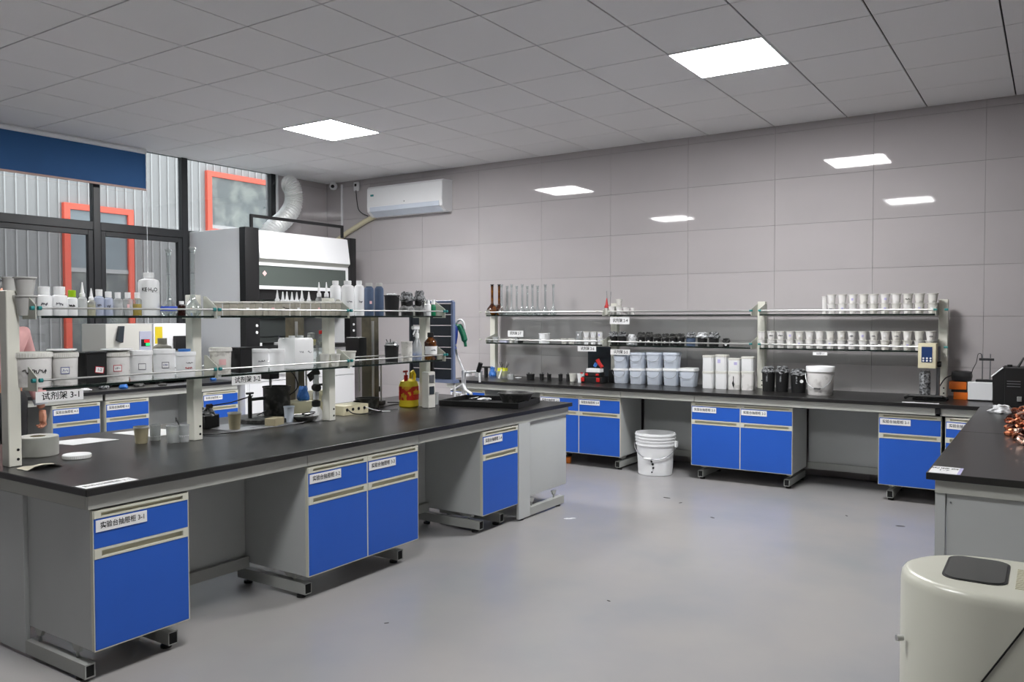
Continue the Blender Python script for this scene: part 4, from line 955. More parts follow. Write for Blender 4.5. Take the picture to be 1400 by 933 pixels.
        part('film_cover', crumpled(r*1.0, h*.74, h, int(x*100)), 'film', t); part('tape_strip', MB().box(-.006, .006, -r*.99, -r*.93, h*.4, h*.8), 'film', t)
        if 'right' in label: part('round_tag', MB().cyl((r*.55, -r*.78, h*.5), (r*.56, -r*.82, h*.5), .014, n=14), 'paper', t)
    elif k == 'pailround':
        part('body', MB().lathe([(0, 0), (r*.82, 0), (r*.85, .005), (r*.93, h*.82), (0, h*.82)], 32), 'grimy', t)
        part('lid', MB().lathe([(r*.93, h*.82), (r, h*.82), (r, h*.97), (r*.97, h), (r*.9, h), (r*.88, h-.006), (0, h-.006)], 32), 'white_plastic', t)
        hd = part('wire_handle', MB().tube([(r*.95*math.cos(a), -r*(.35+.62*math.sin(a)), h*.74-h*.5*math.sin(a)) for a in [math.pi*i/14 for i in range(15)]], .002, 6), 'dull_steel', t)
        part('grip', MB().cyl((-.025, -r*.975, h*.25), (.025, -r*.975, h*.25), .006, n=8), 'black', hd)
    elif k == 'redcone': part('cone', MB().lathe([(0, h*.42), (r*1.1, h*.42), (r*1.1, h*.5), (r*.7, h*.62), (r*.2, h), (0, h)], 16), 'red', t); part('holder', MB().lathe([(0, 0), (r, 0), (r*.9, h*.42), (0, h*.42)], 14), 'off_white', t)
for it in ITEMS: build(*it)

# ------------------------------------------------------------------ things on the island worktop
t = thing('paper_roll', 'large roll of cream paper tape standing on island beside near upright', 'roll', (-1.19, -1.80, ZT))
part('roll', MB().lathe([(.034, 0), (.082, 0), (.084, .003), (.084, .085), (.082, .088), (.034, .088), (.034, 0)], 36), 'off_white', t)
part('core', MB().lathe([(.030, .001), (.034, .001), (.034, .087), (.030, .087), (.030, .001)], 24), 'tan', t)
t = thing('jar_lid', 'round white ribbed lid lying on island worktop beside the paper roll', 'lid', (-.965, -1.745, ZT))
part('lid', MB().lathe([(0, .002), (.056, 0), (.058, .003), (.058, .016), (.056, .0185), (0, .0185)], 36), 'white_plastic', t)
m_ = MB()
for i in range(48):
    a = 2*math.pi*i/48; m_.cyl((.0582*math.cos(a), .0582*math.sin(a), .003), (.0582*math.cos(a), .0582*math.sin(a), .015), .0012, n=5)
part('ribs', m_, 'off_white', t)
def sheet(nm, label, cat, pts, z, m_='paper', th=.0012, parent=None, curl=0):
    mb = MB(); A = [mb.bm.verts.new((x, y, z+th+(curl if i in (1, 2) else 0))) for i, (x, y) in enumerate(pts)]; B = [mb.bm.verts.new((x, y, z+(curl if i in (1, 2) else 0))) for i, (x, y) in enumerate(pts)]
    mb.bridge(A, B, 0); mb.bm.faces.new(A); mb.bm.faces.new(B[::-1])
    c = sum((Vector((x, y, z)) for x, y in pts), Vector())/len(pts)
    for v in mb.bm.verts: v.co -= c
    return solo(nm, mb, m_, label, cat, c)
sheet('paper_sheet', 'white paper sheet lying behind the paper roll on island', 'paper', [(-1.55, -1.60), (-1.34, -1.56), (-1.33, -1.33), (-1.52, -1.38)], ZT)
sheet('paper_sheet', 'white papers lying behind the tan and clear beakers on island', 'paper', [(-1.58, -1.22), (-1.28, -1.18), (-1.25, -.95), (-1.56, -.98)], ZT)
t = thing('torn_card', 'torn curled cream card at foot of near rack upright', 'paper', (-.875, -1.95, ZT))
mb = MB(); g = random.Random(2); rows = []
for i in range(5):
    rows.append([mb.bm.verts.new((-.045+.024*j+g.uniform(-.004, .004), -.075+i*.036+g.uniform(-.004, .004), .002+.016*(j/4)*(1-abs(i-2)/2)+.004*(i % 2))) for j in range(5)])
for i in range(4):
    for j in range(4): mb.bm.faces.new((rows[i][j], rows[i][j+1], rows[i+1][j+1], rows[i+1][j]))
part('card', mb, 'label_beige', t)
# small tools lying near beakers
t = thing('yellow_scoop', 'yellow-green plastic scoop lying behind the clear beaker on island', 'scoop', (-1.33, -1.02, ZT))
part('bowl', MB().lathe([(0, .001), (.022, .001), (.034, .02), (.032, .02), (.02, .004), (0, .004)], 16), 'lime_yellow', t); part('handle', MB().tube([(.03, .0, .018), (.08, .05, .02), (.1, .1, .03)], .005, 6), 'black', t)
t = thing('black_tub', 'black square tub with crumpled wipes beside tan beaker behind second upright', 'tub', (-1.36, -.80, ZT), R(10))
part('body', MB().box(-.06, .06, -.055, .055, 0, .075, bev=.004), 'black', t); part('wipes', crumpled(.055, .06, .115, 12, 16, 5), 'film', t)
t = thing('spatula', 'long black spatula with red handle lying across the black tub on island', 'tool', (-1.25, -.66, ZT+.12))
part('blade', MB().tube([(-.1, -.12, .0), (-.12, .05, .006), (-.14, .22, .03)], .004, 6), 'black', t); part('handle', MB().cyl((-.1, -.13, -.001), (-.1, -.10, .0), .014, n=10), 'amber_dark', t)
t = thing('stir_mat', 'grey round mat under the tan beaker looped by a black cable', 'mat', (-1.2, -.6, ZT))
part('mat', MB().box(-.16, .14, -.22, .24, 0, .004, bev=.002), 'dull_steel', t)
ctrl = [(-1.36, -1.0, .745), (-1.16, -1.03, .745), (-1.03, -.95, .748), (-1.0, -.75, .748), (-.99, -.5, .748), (-1.02, -.36, .748), (-1.12, -.27, .75), (-1.25, -.3, .75)]
def smooth(pts, n=6):
    P = [Vector(p) for p in pts]; o = []
    for i in range(len(P)-1):
        a, b, c, d = P[max(i-1, 0)], P[i], P[i+1], P[min(i+2, len(P)-1)]
        for k in range(n):
            s = k/n; o.append(.5*((2*b)+(c-a)*s+(2*a-5*b+4*c-d)*s*s+(3*b-a-3*c+d)*s**3))
    o.append(P[-1]); return o
def cable(label, pts, r=.004, m='black', n=6):
    o_ = Vector(pts[0]); return solo('cable', MB(o_).tube(smooth(pts, n), r, 7), m, label, 'cable', o_)
cable('black cable looped on island worktop in front of the first mixer', ctrl, .0045)
# overhead mixers
def mixer(label, x, y, pot, motor_z, dy, head=None):
    t = thing('overhead_mixer', label, 'mixer', (x, y, ZT), 0, 'overhead mixers on the island')
    part('base', MB().box(-.06, .06, -.12, .10, 0, .03, bev=.008), 'soot', t)
    part('column', MB().box(-.045, .045, -.035, .05, .03, .63, bev=.012), 'olive', t)
    part('guide_rod', MB().cyl((.08, -.05, .03), (.08, -.05, .6), .009, n=12).cyl((.08, .03, .03), (.08, .03, .33), .006, n=10), 'steel', t)
    h = part('head', MB().box(.0, .13, dy-.038, dy+.038, motor_z, motor_z+(head or .05), bev=.012), 'black', t)
    part('shaft', MB().cyl((.09, dy, .12), (.09, dy, motor_z), .008, n=10), 'steel', h)
    part('knob', MB().cyl((.0, .05, .11), (.0, .09, .11), .012, n=12).cyl((0, .09, .11), (0, .105, .11), .02, n=12), 'black', t)
    return t
mixer('overhead mixer with olive column left of third upright, over the large black pot', -1.38, -.05, 1, .245, -.27)
t2 = mixer('overhead mixer with olive column right of third upright, taller grey head', -1.38, .57, 1, .33, -.20, .16)
t = thing('mixing_pot', 'large scuffed black mixing pot clamped under the first mixer', 'pot', (-1.29, -.34, ZT+.032))
part('body', MB().lathe([(0, 0), (.076, 0), (.079, .005), (.081, .165), (.085, .168), (.085, .175), (.076, .175), (.074, .01), (0, .01)], 32), 'soot', t)
part('clamp_arm', MB().box(-.01, .01, -.2, -.088, .10, .118, bev=.003).cyl((0, -.2, .0), (0, -.2, .13), .012, n=12), 'black', t)
part('wing_knob', MB().box(-.008, .008, -.225, -.175, .14, .152, bev=.003).cyl((0, -.2, .12), (0, -.2, .145), .007, n=8), 'black', t)
solo('heating_plate', MB().lathe([(0, 0), (.15, 0), (.155, .006), (.155, .026), (.15, .03), (0, .03)], 36), 'soot', 'round black hot plate under the large mixing pot', 'hot plate', (-1.27, -.45, ZT))
bpy.data.objects['overhead_mixer'].location.x = -1.46
solo('wood_block', MB().box(-.035, .035, -.05, .05, 0, .045, bev=.003), 'tan', 'tan block beside the round hot plate on island', 'block', (-1.10, -.52, ZT), (0, 0, R(20)))
t = thing('mixing_pot', 'short sooty black pot under the second mixer', 'pot', (-1.25, .41, ZT))
part('body', MB().lathe([(0, 0), (.075, 0), (.08, .07), (.084, .075), (.074, .075), (.07, .006), (0, .006)], 28), 'soot', t)
part('handle', MB().cyl((0, -.08, .055), (0, -.13, .06), .006, n=8), 'black', t)
t = thing('steel_bowl', 'shallow steel bowl holding coiled black cable left of third upright', 'bowl', (-1.10, -.29, ZT))
part('bowl', MB().lathe([(0, .002), (.05, .002), (.075, .03), (.09, .034), (.09, .037), (.073, .034), (.048, .006), (0, .006)], 28), 'steel', t)
for i in range(3):
    part('cable_coil', MB().tube([((.03+.006*i)*math.cos(a)+.02, (.036+.004*i)*math.sin(a)+.02, .03+.008*i+.012*math.sin(a+i)) for a in [k*.45 for k in range(15)]], .0035, 6), 'black', t)
solo('beige_box', MB().box(-.075, .075, -.11, .11, 0, .10, bev=.008), 'beige', 'plain beige housing behind the steel bowl on island', 'box', (-1.31, -.17, ZT))
t = thing('wash_bottles', 'white squeeze bottle with black cap leaning at third upright', 'bottle', (-1.06, -.235, ZT))
part('body', MB().lathe([(0, 0), (.036, 0), (.04, .01), (.036, .06), (.02, .085), (0, .085)], 20), 'white_plastic', t); part('cap', MB().lathe([(.016, .08), (.026, .09), (.026, .12), (0, .125)], 14), 'black', t)
t = thing('valve_bracket', 'dark angled clamp with two black knobs fixed beside third upright', 'clamp', (-1.06, -.235, ZT+.128))
part('plate', MB().box(-.004, .004, -.065, .03, 0, .05, bev=.002, rot=Matrix.Rotation(.5, 3, 'X')), 'soot', t, (0, 0, .13)); part('body', MB().cyl((0, 0, 0), (0, 0, .15), .018, n=14), 'white_plastic', t)
part('knob', MB().cyl((.01, -.02, .075), (.05, -.03, .075), .022, n=14), 'black', t)
cable('black cable hanging from lower shelf down behind the steel bowl', [(-1.2, -.33, 1.06), (-1.2, -.27, 1.0), (-1.2, -.26, .93), (-1.24, -.33, .87), (-1.3, -.42, .8), (-1.34, -.45, .775)], .004)
solo('blue_cloth', crumpled(.035, 0, .09, 21), 'blue_cap', 'small blue cloth bunched on the beige housing', 'cloth', (-1.30, -.12, ZT+.10))
t = thing('power_box', 'low cream control box with row of black sockets right of third upright', 'control box', (-1.16, .12, ZT))
part('housing', MB().box(-.07, .08, -.105, .12, 0, .062, bev=.005), 'beige', t)
for i in range(4): part('socket', MB().cyl((.079, -.075+i*.052, .036), (.083, -.075+i*.052, .036), .010, n=12), 'black', t)
t = thing('power_box', 'upright cream control box with black dial behind the low control box', 'control box', (-1.28, .0, ZT))
part('housing', MB().box(-.05, .05, -.055, .055, 0, .155, bev=.005), 'beige', t); part('dial', MB().cyl((.05, .005, .05), (.056, .005, .05), .022, n=18), 'black', t); part('window', MB().box(.05, .052, -.03, .03, .085, .125), 'off_white', t)
part('wing_knob', MB().cyl((0, 0, .155), (0, 0, .185), .006, n=8).box(-.006, .006, -.028, .028, .185, .198, bev=.003), 'black', t)
cable('tangle of thin black cables in front of the low control box', [(-1.07, .05, .775), (-1.03, .04, .76), (-1.02, .1, .748), (-1.0, .16, .747), (-1.04, .22, .747), (-1.02, .3, .748), (-1.1, .36, .747), (-1.2, .42, .747)], .0035)
cable('pale lead plugged into right side of the low control box', [(-1.075, .21, .78), (-1.03, .23, .765), (-1.02, .3, .748), (-.98, .34, .746)], .003, 'white_plastic')
cable('black mains cable running along the island behind the yellow jug', [(-1.35, .72, .75), (-1.25, .8, .746), (-1.22, .6, .746), (-1.14, .4, .746), (-1.05, .36, .746), (-1.02, .46, .746)], .004)
t = thing('detergent_jug', 'yellow and red detergent jug with red pump cap on island', 'jug', (-1.09, .655, ZT), R(8))
part('body', MB().lathe([(0, 0), (.055, 0), (.06, .006), (.058, .05), (.06, .15), (.05, .18), (.02, .195), (0, .195)], 24, sq=3.5), 'yellow', t)
mat('jug_label', (200, 44, 26), .5, c2=(228, 176, 40), nscale=24, nlo=.5, nhi=.56)
part('label', MB().lathe([(.0605, .05), (.0605, .145)], 24, sq=3.5), 'jug_label', t)
lettering('洗洁精', .028, t, (.063, 0, .10), FX, 'yellow')
part('handle', MB().tube([(.0, .02, .18), (0, .03, .235), (0, .055, .245), (0, .075, .22), (0, .07, .16)], .011, 8), 'yellow', t)
part('pump', MB().cyl((0, -.035, .18), (0, -.035, .225), .014, n=12).cyl((0, -.035, .225), (0, -.035, .245), .005, n=8).box(-.01, .01, -.065, -.02, .243, .256, bev=.004), 'red', t)
t = thing('socket_tower', 'white upright socket box with two grey covers beside fourth upright', 'socket', (-.93, .685, ZT))
part('housing', MB().box(-.03, .03, -.045, .03, 0, .25, bev=.004), 'off_white', t)
for z in (.095, .175): part('cover', MB().box(.03, .037, -.038, .012, z, z+.055, bev=.003), 'slate' if z < .1 else 'dull_steel', t)
solo('black_strip', MB().box(-.012, .012, -.012, .012, 0, .20, bev=.003), 'black', 'narrow black strip fixed to side of fourth upright under the lower shelf', 'strip', (-.995, .795, .86))
t = thing('plastic_beaker', 'large clear measuring beaker on island between fourth upright and black tray', 'beaker', (-1.05, .86, ZT))
cup_parts(t, .05, .085, 'clear_plastic', tap=.9)
# tray and basin
t = thing('black_tray', 'large shallow black tray on far end of island', 'tray', (-.70, 1.09, ZT), R(12))
part('floor', MB().box(-.30, .30, -.22, .22, 0, .006), 'black', t)
w_ = MB()
for a in ((-.30, .30, -.22, -.212), (-.30, .30, .212, .22), (-.30, -.292, -.212, .212), (.292, .30, -.212, .212)): w_.box(a[0], a[1], a[2], a[3], .006, .040, bev=.001)
part('wall', w_, 'black', t)
t = thing('basin', 'scuffed dark grey round basin standing in right end of black tray', 'basin', (-.50, 1.12, ZT+.0065))
part('bowl', MB().lathe([(0, 0), (.085, 0), (.09, .003), (.118, .075), (.128, .078), (.128, .086), (.12, .088), (.112, .08), (.083, .008), (0, .008)], 36), 'soot', t)
sol = sheet('paper_scrap', 'small white scrap in the black tray', 'paper', [(-.86, 1.05), (-.80, 1.07), (-.82, 1.12), (-.87, 1.10)], ZT+.035, curl=.01)
t = thing('folded_tissue', 'flat white tissue lying on rim of black tray beside the basin', 'tissue', (-.72, 1.05, ZT+.037), R(15))
part('tissue', crumpled(.05, 0, .012, 31, 14, 3), 'crumple', t)
# drying rack and faucet at the sink end
t = thing('drying_rack', 'tall blue-framed drying rack with dark slats at far end of island', 'drying rack', (-1.385, 1.28, ZT))
fr = MB()
for x in (.205,): fr.box(x-.012, x+.012, -.015, .015, .12, .745, bev=.003)
fr.box(-.1, .205, -.015, .015, .735, .755, bev=.003)
part('frame', fr, 'rack_blue', t)
for i in range(7): part('slat', MB().box(-.20, .19, -.01, .008, .145+i*.084, .145+i*.084+.078, bev=.003), 'slate', t)
part('left_frame', MB().box(-.227, -.203, -.015, .015, .12, .745, bev=.003), 'slate', t)
part('gutter', MB().prism([(-.04, .12), (.04, .12), (.03, .145), (-.03, .145)], 0, -.2, .235), 'rack_blue', t)
part('post', MB().cyl((.215, 0, 0), (.215, 0, .13), .009, n=10).cyl((-.2, 0, 0), (-.2, 0, .13), .009, n=10), 'white_metal', t)
t = thing('lab_faucet', 'white three-way laboratory faucet beside the blue drying rack', 'faucet', (-1.20, 1.44, ZT))
part('base', MB().lathe([(0, 0), (.03, 0), (.03, .01), (.018, .02), (.018, .2), (.02, .21), (0, .21)], 20), 'white_metal', t)
gn = part('gooseneck', MB().tube(smooth([(0, 0, .2), (-.03, 0, .26), (-.075, 0, .36), (-.09, 0, .5), (-.07, 0, .58), (-.03, 0, .605), (0, 0, .58), (.01, 0, .53)], 5), .009, 10), 'white_metal', t)
part('side_spout', MB().tube(smooth([(0, 0, .19), (.06, 0, .195), (.14, 0, .2), (.15, 0, .17), (.155, 0, .12)], 5), .009, 10), 'white_metal', t)
part('spout_tip', MB().cyl((.14, 0, .2), (.165, 0, .27), .018, n=12), 'black', t)
part('lever', MB().tube([(-.0, -.01, .1), (.05, -.04, .055), (.12, -.06, .03)], .012, 8).tube([(0, -.01, .1), (-.05, -.04, .06), (-.09, -.05, .05)], .01, 8), 'white_metal', t)
t = thing('glove_pair', 'blue and green rubber gloves draped over the faucet gooseneck', 'gloves', (-1.262, 1.425, 1.245))
m_ = MB().tube(smooth([(-.01, -.015, .05), (.0, -.02, .03), (.0, -.022, -.03), (-.01, -.022, -.09), (.01, -.02, -.13)], 4), [.018]*3+[.026]*10+[.012]*4, 10)
part('blue_glove', m_, 'glove_blue', t, label='blue rubber glove')
part('green_glove', MB().tube(smooth([(-.01, .015, .055), (.02, .012, .05), (.055, .01, .0), (.075, .01, -.06), (.085, .01, -.11)], 4), [.014]*4+[.024]*9+[.012]*4, 10), 'glove_green', t, label='green rubber glove')

# ------------------------------------------------------------------ things on the back bench
t = thing('black_stand', 'small black T-shaped stand by first back rack upright', 'stand', (-2.235, 3.2, ZT))
part('stem', MB().box(-.014, .014, -.014, .014, 0, .1), 'black', t); part('bar', MB().box(-.045, .045, -.02, .02, .1, .115, bev=.003), 'black', t)
solo('blue_bag', crumpled(.04, 0, .1, 17), 'blue_cap', 'small pale blue bag behind the empty beaker on back bench', 'bag', (-2.3, 3.42, ZT))
t = thing('toolbox', 'black toolbox with red clips next to second back rack upright', 'toolbox', (-.975, 3.2, ZT), R(2))
part('body', MB().box(-.105, .115, -.07, .07, 0, .06, bev=.006), 'black', t); part('lid', MB().box(-.075, .085, -.055, .06, .062, .10, bev=.006), 'black', t)
for x in (-.085, .075): part('clip', MB().box(x-.018, x+.018, -.078, -.068, .012, .052, bev=.004), 'red', t)
for x in (-.05, .06): part('small_clip', MB().box(x-.014, x+.014, -.062, -.052, .068, .09, bev=.003), 'red', t)
t = thing('paper_stack', 'white folded paper on top of the toolbox', 'paper', (-.967, 3.2, ZT+.1005)); part('sheet', MB().box(-.072, .072, -.04, .04, 0, .035, bev=.002), 'paper', t)
t = thing('clamp_tool', 'red angled clamp with blue grip lying on the toolbox papers', 'tool', (-.93, 3.2, ZT+.136)); part('jaw', MB().tube([(.045, 0, .012), (.01, 0, .05), (-.01, 0, .085)], [.016, .018, .02], 10), 'red', t); part('grip', MB().cyl((-.04, 0, .02), (-.02, 0, .05), .016, n=10), 'blue_cap', t)
solo('black_case', MB().box(-.03, .03, -.03, .03, 0, .12, bev=.003), 'black', 'narrow black box between toolbox and second back rack upright', 'box', (-.845, 3.33, ZT))
solo('wall_panel', MB().box(-.15, .16, -.008, .008, 0, .33, bev=.002), 'slate', 'dark board leaning on tiled wall behind the toolbox', 'board', (-1.05, 3.50, ZT))
t = thing('glass_rods', 'thin glass rods standing in cup below sign 2-4', 'rods', (-.86, 3.3, 1.445))
part('rod', MB().cyl((-.02, 0, 0), (-.035, 0, .17), .003, n=6), 'glass', t); part('rod', MB().cyl((.0, 0, 0), (.012, 0, .16), .003, n=6), 'glass', t)
t = thing('overhead_disperser', 'cream-fronted overhead stirrer with blue display at right end of back bench', 'stirrer', (1.885, 3.1, ZT))
part('base', MB().tube([(-.15, -.02, .012), (-.12, -.05, .03), (.1, -.05, .03), (.13, .0, .012)], .012, 8).box(-.1, .13, -.03, .1, 0, .016, bev=.004), 'black', t)
part('column', MB().cyl((.06, .08, .016), (.06, .08, .4), .013, n=12), 'dull_steel', t)
h = part('head', MB().box(-.062, .058, -.06, .09, .24, .425, bev=.006), 'beige', t)
part('display', MB().box(-.038, .034, -.063, -.059, .285, .40), 'lcd', h)
for i in range(2):
    for j in range(3): part('button', MB().cyl((-.025+j*.024, -.063, .297+i*.018), (-.025+j*.024, -.066, .297+i*.018), .007, n=10), 'paper', h)
part('knob', MB().cyl((.06, .02, .27), (.085, .02, .27), .022, n=14), 'black', t)
part('shaft', MB().cyl((0, 0, .03), (0, 0, .24), .006, n=8), 'steel', t)
t = thing('film_wrapped_jar', 'tall jar wrapped in shiny film under the overhead stirrer', 'jar', (1.865, 3.1, ZT+.0165)); part('body', MB().lathe([(0, 0), (.035, 0), (.04, .18), (.034, .2), (0, .2)], 18).jit(.0035, 4), 'film', t)
solo('white_strip', MB().box(-.12, .12, -.013, .013, 0, .003), 'paper', 'white plastic strip along worktop edge in front of the stirrer', 'strip', (1.87, 2.83, ZT))
t = thing('belt_sander', 'orange and black bench grinder with drooping black cable', 'grinder', (2.075, 3.3, ZT))
part('lower_body', MB().box(-.035, .06, -.04, .05, 0, .055, bev=.006), 'drum_orange', t); part('middle', MB().box(-.05, .05, -.035, .045, .055, .075), 'black', t)
part('upper_body', MB().box(-.065, .05, -.045, .05, .075, .135, bev=.008), 'drum_orange', t); part('cover', MB().box(-.055, .085, -.055, .06, .135, .215, bev=.035), 'black', t)
cable('black cable from orange grinder to the rack upright', [(2.03, 3.28, .92), (1.99, 3.22, .9), (1.96, 3.2, .85), (1.94, 3.19, .8), (1.93, 3.17, .757)], .004)
t = thing('magnetic_stirrer', 'white box-shaped heater with two steel rods and black crossbar', 'heater', (2.215, 3.28, ZT))
part('housing', MB().box(-.075, .085, -.08, .09, .008, .14, bev=.004), 'white_metal', t); part('plinth', MB().box(-.07, .08, -.075, .085, 0, .008), 'black', t)
part('top_plate', MB().box(-.03, .08, -.04, .05, .14, .155, bev=.003), 'black', t)
for x in (.01, .06): part('rod', MB().cyl((x, .02, .15), (x, .02, .345), .004, n=8), 'dull_steel', t)
part('crossbar', MB().cyl((-.012, .02, .305), (.085, .02, .305), .009, n=8), 'black', t)
part('probe_cable', MB().tube(smooth([(.005, .02, .31), (0, .02, .345), (-.02, .02, .34), (-.03, .02, .28), (-.055, .02, .22), (-.065, .02, .15)], 5), .0028, 6), 'black', t)
t = thing('equipment_case', 'black metal equipment case with carrying handle and vents in bench corner', 'equipment case', (2.55, 3.02, ZT))
part('housing', MB().box(-.165, .30, -.15, .17, 0, .27, bev=.004), 'black', t)
part('side_box', MB().prism([(-.23, .0), (-.165, .0), (-.165, .27), (-.18, .27), (-.24, .21)], 1, -.12, .15), 'black', t)
part('edge_trim', MB().cyl((-.245, -.12, .205), (-.175, -.12, .27), .005, n=6), 'white_metal', t)
for i in range(3):
    for x in (-.11, .02): part('vent', MB().box(x-.04, x+.04, -.153, -.149, .14+i*.018, .145+i*.018), 'dull_steel', t)
part('latch', MB().box(-.09, -.06, -.16, -.149, .04, .075, bev=.003), 'steel', t)
part('handle', MB().tube([(-.09, -.02, .27), (-.06, -.02, .33), (.2, -.02, .33), (.23, -.02, .27)], .009, 8), 'black', t)
part('foot', MB().cyl((-.14, 0, .27), (-.14, 0, .285), .016, n=10), 'black', t)
# copper offcuts and bag on right worktop
t = thing('clear_bag', 'crumpled clear plastic bag beside copper scraps on right worktop', 'bag', (2.39, 2.45, ZT)); part('bag', crumpled(.07, 0, .05, 41, 16, 5), 'crumple', t)
g = random.Random(11); cu = {}
edge = [(.80, 2.56), (1.1, 2.485), (1.38, 2.435), (1.92, 2.425), (2.3, 2.42), (2.5, 2.44)]
for i in range(150):
    y = g.uniform(.82, 2.45); k = max(j for j in range(5) if edge[j][0] <= y)
    x0 = edge[k][1]+(edge[k+1][1]-edge[k][1])*(y-edge[k][0])/(edge[k+1][0]-edge[k][0])
    x = x0+.03+abs(g.gauss(0, .11)); lay = 0 if i < 70 else 1 if i < 120 else 2; x = min(x+lay*.02, 2.85); s = i % 9
    if s not in cu:
        if s % 3 == 2: mb = crumpled(.026+.003*(s//3), 0, .022, 70+s, 7, 3)
        else:
            mb = MB(); P = []; rr0 = .016+.003*s
            for q_ in range(9+s): a = q_*.55; P.append((math.cos(a)*rr0*(1+.3*math.sin(q_)), math.sin(a)*rr0, .012+.010*math.sin(a*1.7+s)+.001*q_))
            mb.tube(P, .0085, 6)
        cu[s] = mb.mesh('copper_curl', ('copper', 'copper', 'copper_pale', 'copper', 'copper_dark', 'copper', 'copper_pale', 'copper', 'copper_dark')[s])
    o = obj('copper_curl', cu[s], None, (x, y, ZT+.002+.017*lay), (g.uniform(-.35, .35)*(lay > 0), g.uniform(-.35, .35)*(lay > 0), g.uniform(0, 6)))
    o['label'] = {'copper': 'reddish copper scrap in the heap on right worktop', 'copper_pale': 'pale shiny copper scrap in the heap on right worktop', 'copper_dark': 'dark tarnished copper scrap in the heap on right worktop'}[cu[s].materials[0].name]
    o['category'] = 'copper scrap'; o['group'] = 'heap of copper scraps on the right worktop'

# ------------------------------------------------------------------ floor standing things
t = thing('bucket', 'white plastic bucket with bail handle and black drips on the floor', 'bucket', (-.215, 2.90, 0)); t.scale = (1.05, 1.05, 1.06)
part('body', MB().lathe([(0, 0), (.135, 0), (.14, .006), (.157, .30), (.153, .30), (.136, .01), (0, .01)], 40), 'white_plastic', t)
m_ = MB()
for z, rr0 in ((.245, .162), (.275, .164), (.3, .167), (.325, .168)): m_.lathe([(.154, z-.004), (rr0, z-.004), (rr0, z+.005), (.154, z+.005)], 40)
m_.lathe([(.155, .24), (.159, .24), (.162, .34), (.152, .34), (.15, .24)], 40)
part('rim', m_, 'white_plastic', t)
a0 = R(20)
hd = part('bail_handle', MB().tube([(math.cos(a0)*.17*math.cos(a)+math.sin(a0)*.16*math.sin(a), -math.sin(a0)*.17*math.cos(a)*-1-.16*math.sin(a)*.95, .25-.11*math.sin(a)) for a in [math.pi*i/16 for i in range(17)]], .004, 8), 'dull_steel', t)
part('grip', MB().cyl((-.03, -.165, .145), (.035, -.162, .143), .009, n=10), 'white_plastic', hd)
part('handle_lug', MB().box(.155, .178, .02, .06, .225, .275, bev=.004), 'white_plastic', t)
dr = MB()
for x, z, s in ((.03, .12, .008), (.038, .10, .01), (.043, .07, .008), (.032, .035, .006), (.026, .13, .006)): dr.cyl((x, -.1485+abs(x)*.1, z), (x, -.135, z), s, n=8)
part('black_drips', dr, 'ink', t)
t = thing('power_strip', 'black tool with yellow end lying under back bench beside island end', 'tool', (-1.12, 2.93, 0), R(20)); part('body', MB().box(-.2, .0, -.03, .03, 0, .05, bev=.006), 'black', t); part('yellow_end', MB().box(.0, .04, -.03, .03, .0, .055, bev=.006), 'orange', t)
# rounded machine in the right foreground
t = thing('floor_machine', 'beige rounded floor-standing machine with dark window in lower right corner', 'machine', (2.72, -1.28, 0))
def stad(r0, L, z, n=20):
    P = []
    for i in range(n+1): a = math.pi/2+math.pi*i/n; P.append((-L+r0*math.cos(a)*1.15, r0*math.sin(a), z))
    for i in range(n+1): a = -math.pi/2+math.pi*i/n; P.append((.16+r0*.5*math.cos(a), r0*math.sin(a), z))
    return P
mb = MB(); prev = None
for r0, z in ((.188, .03), (.192, .05), (.192, .672), (.190, .686), (.185, .695), (.177, .6995), (.168, .70)):
    cur = [mb.bm.verts.new(p) for p in stad(r0, .17, z)]
    if prev: mb.bridge(prev, cur, 0)
    else: mb.bm.faces.new(cur[::-1])
    prev = cur
mb.bm.faces.new(prev)
bd = part('housing', mb, 'machine', t)
wnd = MB().box(-.065, .062, -.115, .115, 0, .004, bev=.0)
def rrect(a, b, r0, n=6):
    return [(cx*(a-r0)+r0*math.cos(q0+math.pi/2*i/n), cy*(b-r0)+r0*math.sin(q0+math.pi/2*i/n)) for cx, cy, q0 in ((1, 1, 0), (-1, 1, math.pi/2), (-1, -1, math.pi), (1, -1, 1.5*math.pi)) for i in range(n+1)]
wp = part('window', MB().prism(rrect(.067, .112, .035), 2, .699, .7035), 'smoke_glass', t, (-.215, .028, 0)); part('window_seal', MB().prism(rrect(.073, .118, .04), 2, .6985, .702), 'black', wp)
sl = MB()
for i in range(12): sl.box(-.125, -.10, -.09+i*.016, -.084+i*.016, .7, .7015)
for i in range(12): sl.box(-.09, -.065, -.09+i*.016, -.084+i*.016, .7, .7015)
part('vent_slots', sl, 'slot', t)
part('panel_seam', MB().tube([(-.20, -.1925, .47), (-.08, -.1925, .68)], .0022, 6), 'hole', t)
part('side_knob', MB().cyl((-.386, -.105, .527), (-.372, -.095, .527), .008, .007, n=16), 'steel', t)
part('plinth', MB().box(-.3, .2, -.15, .15, 0, .03), 'black', t)

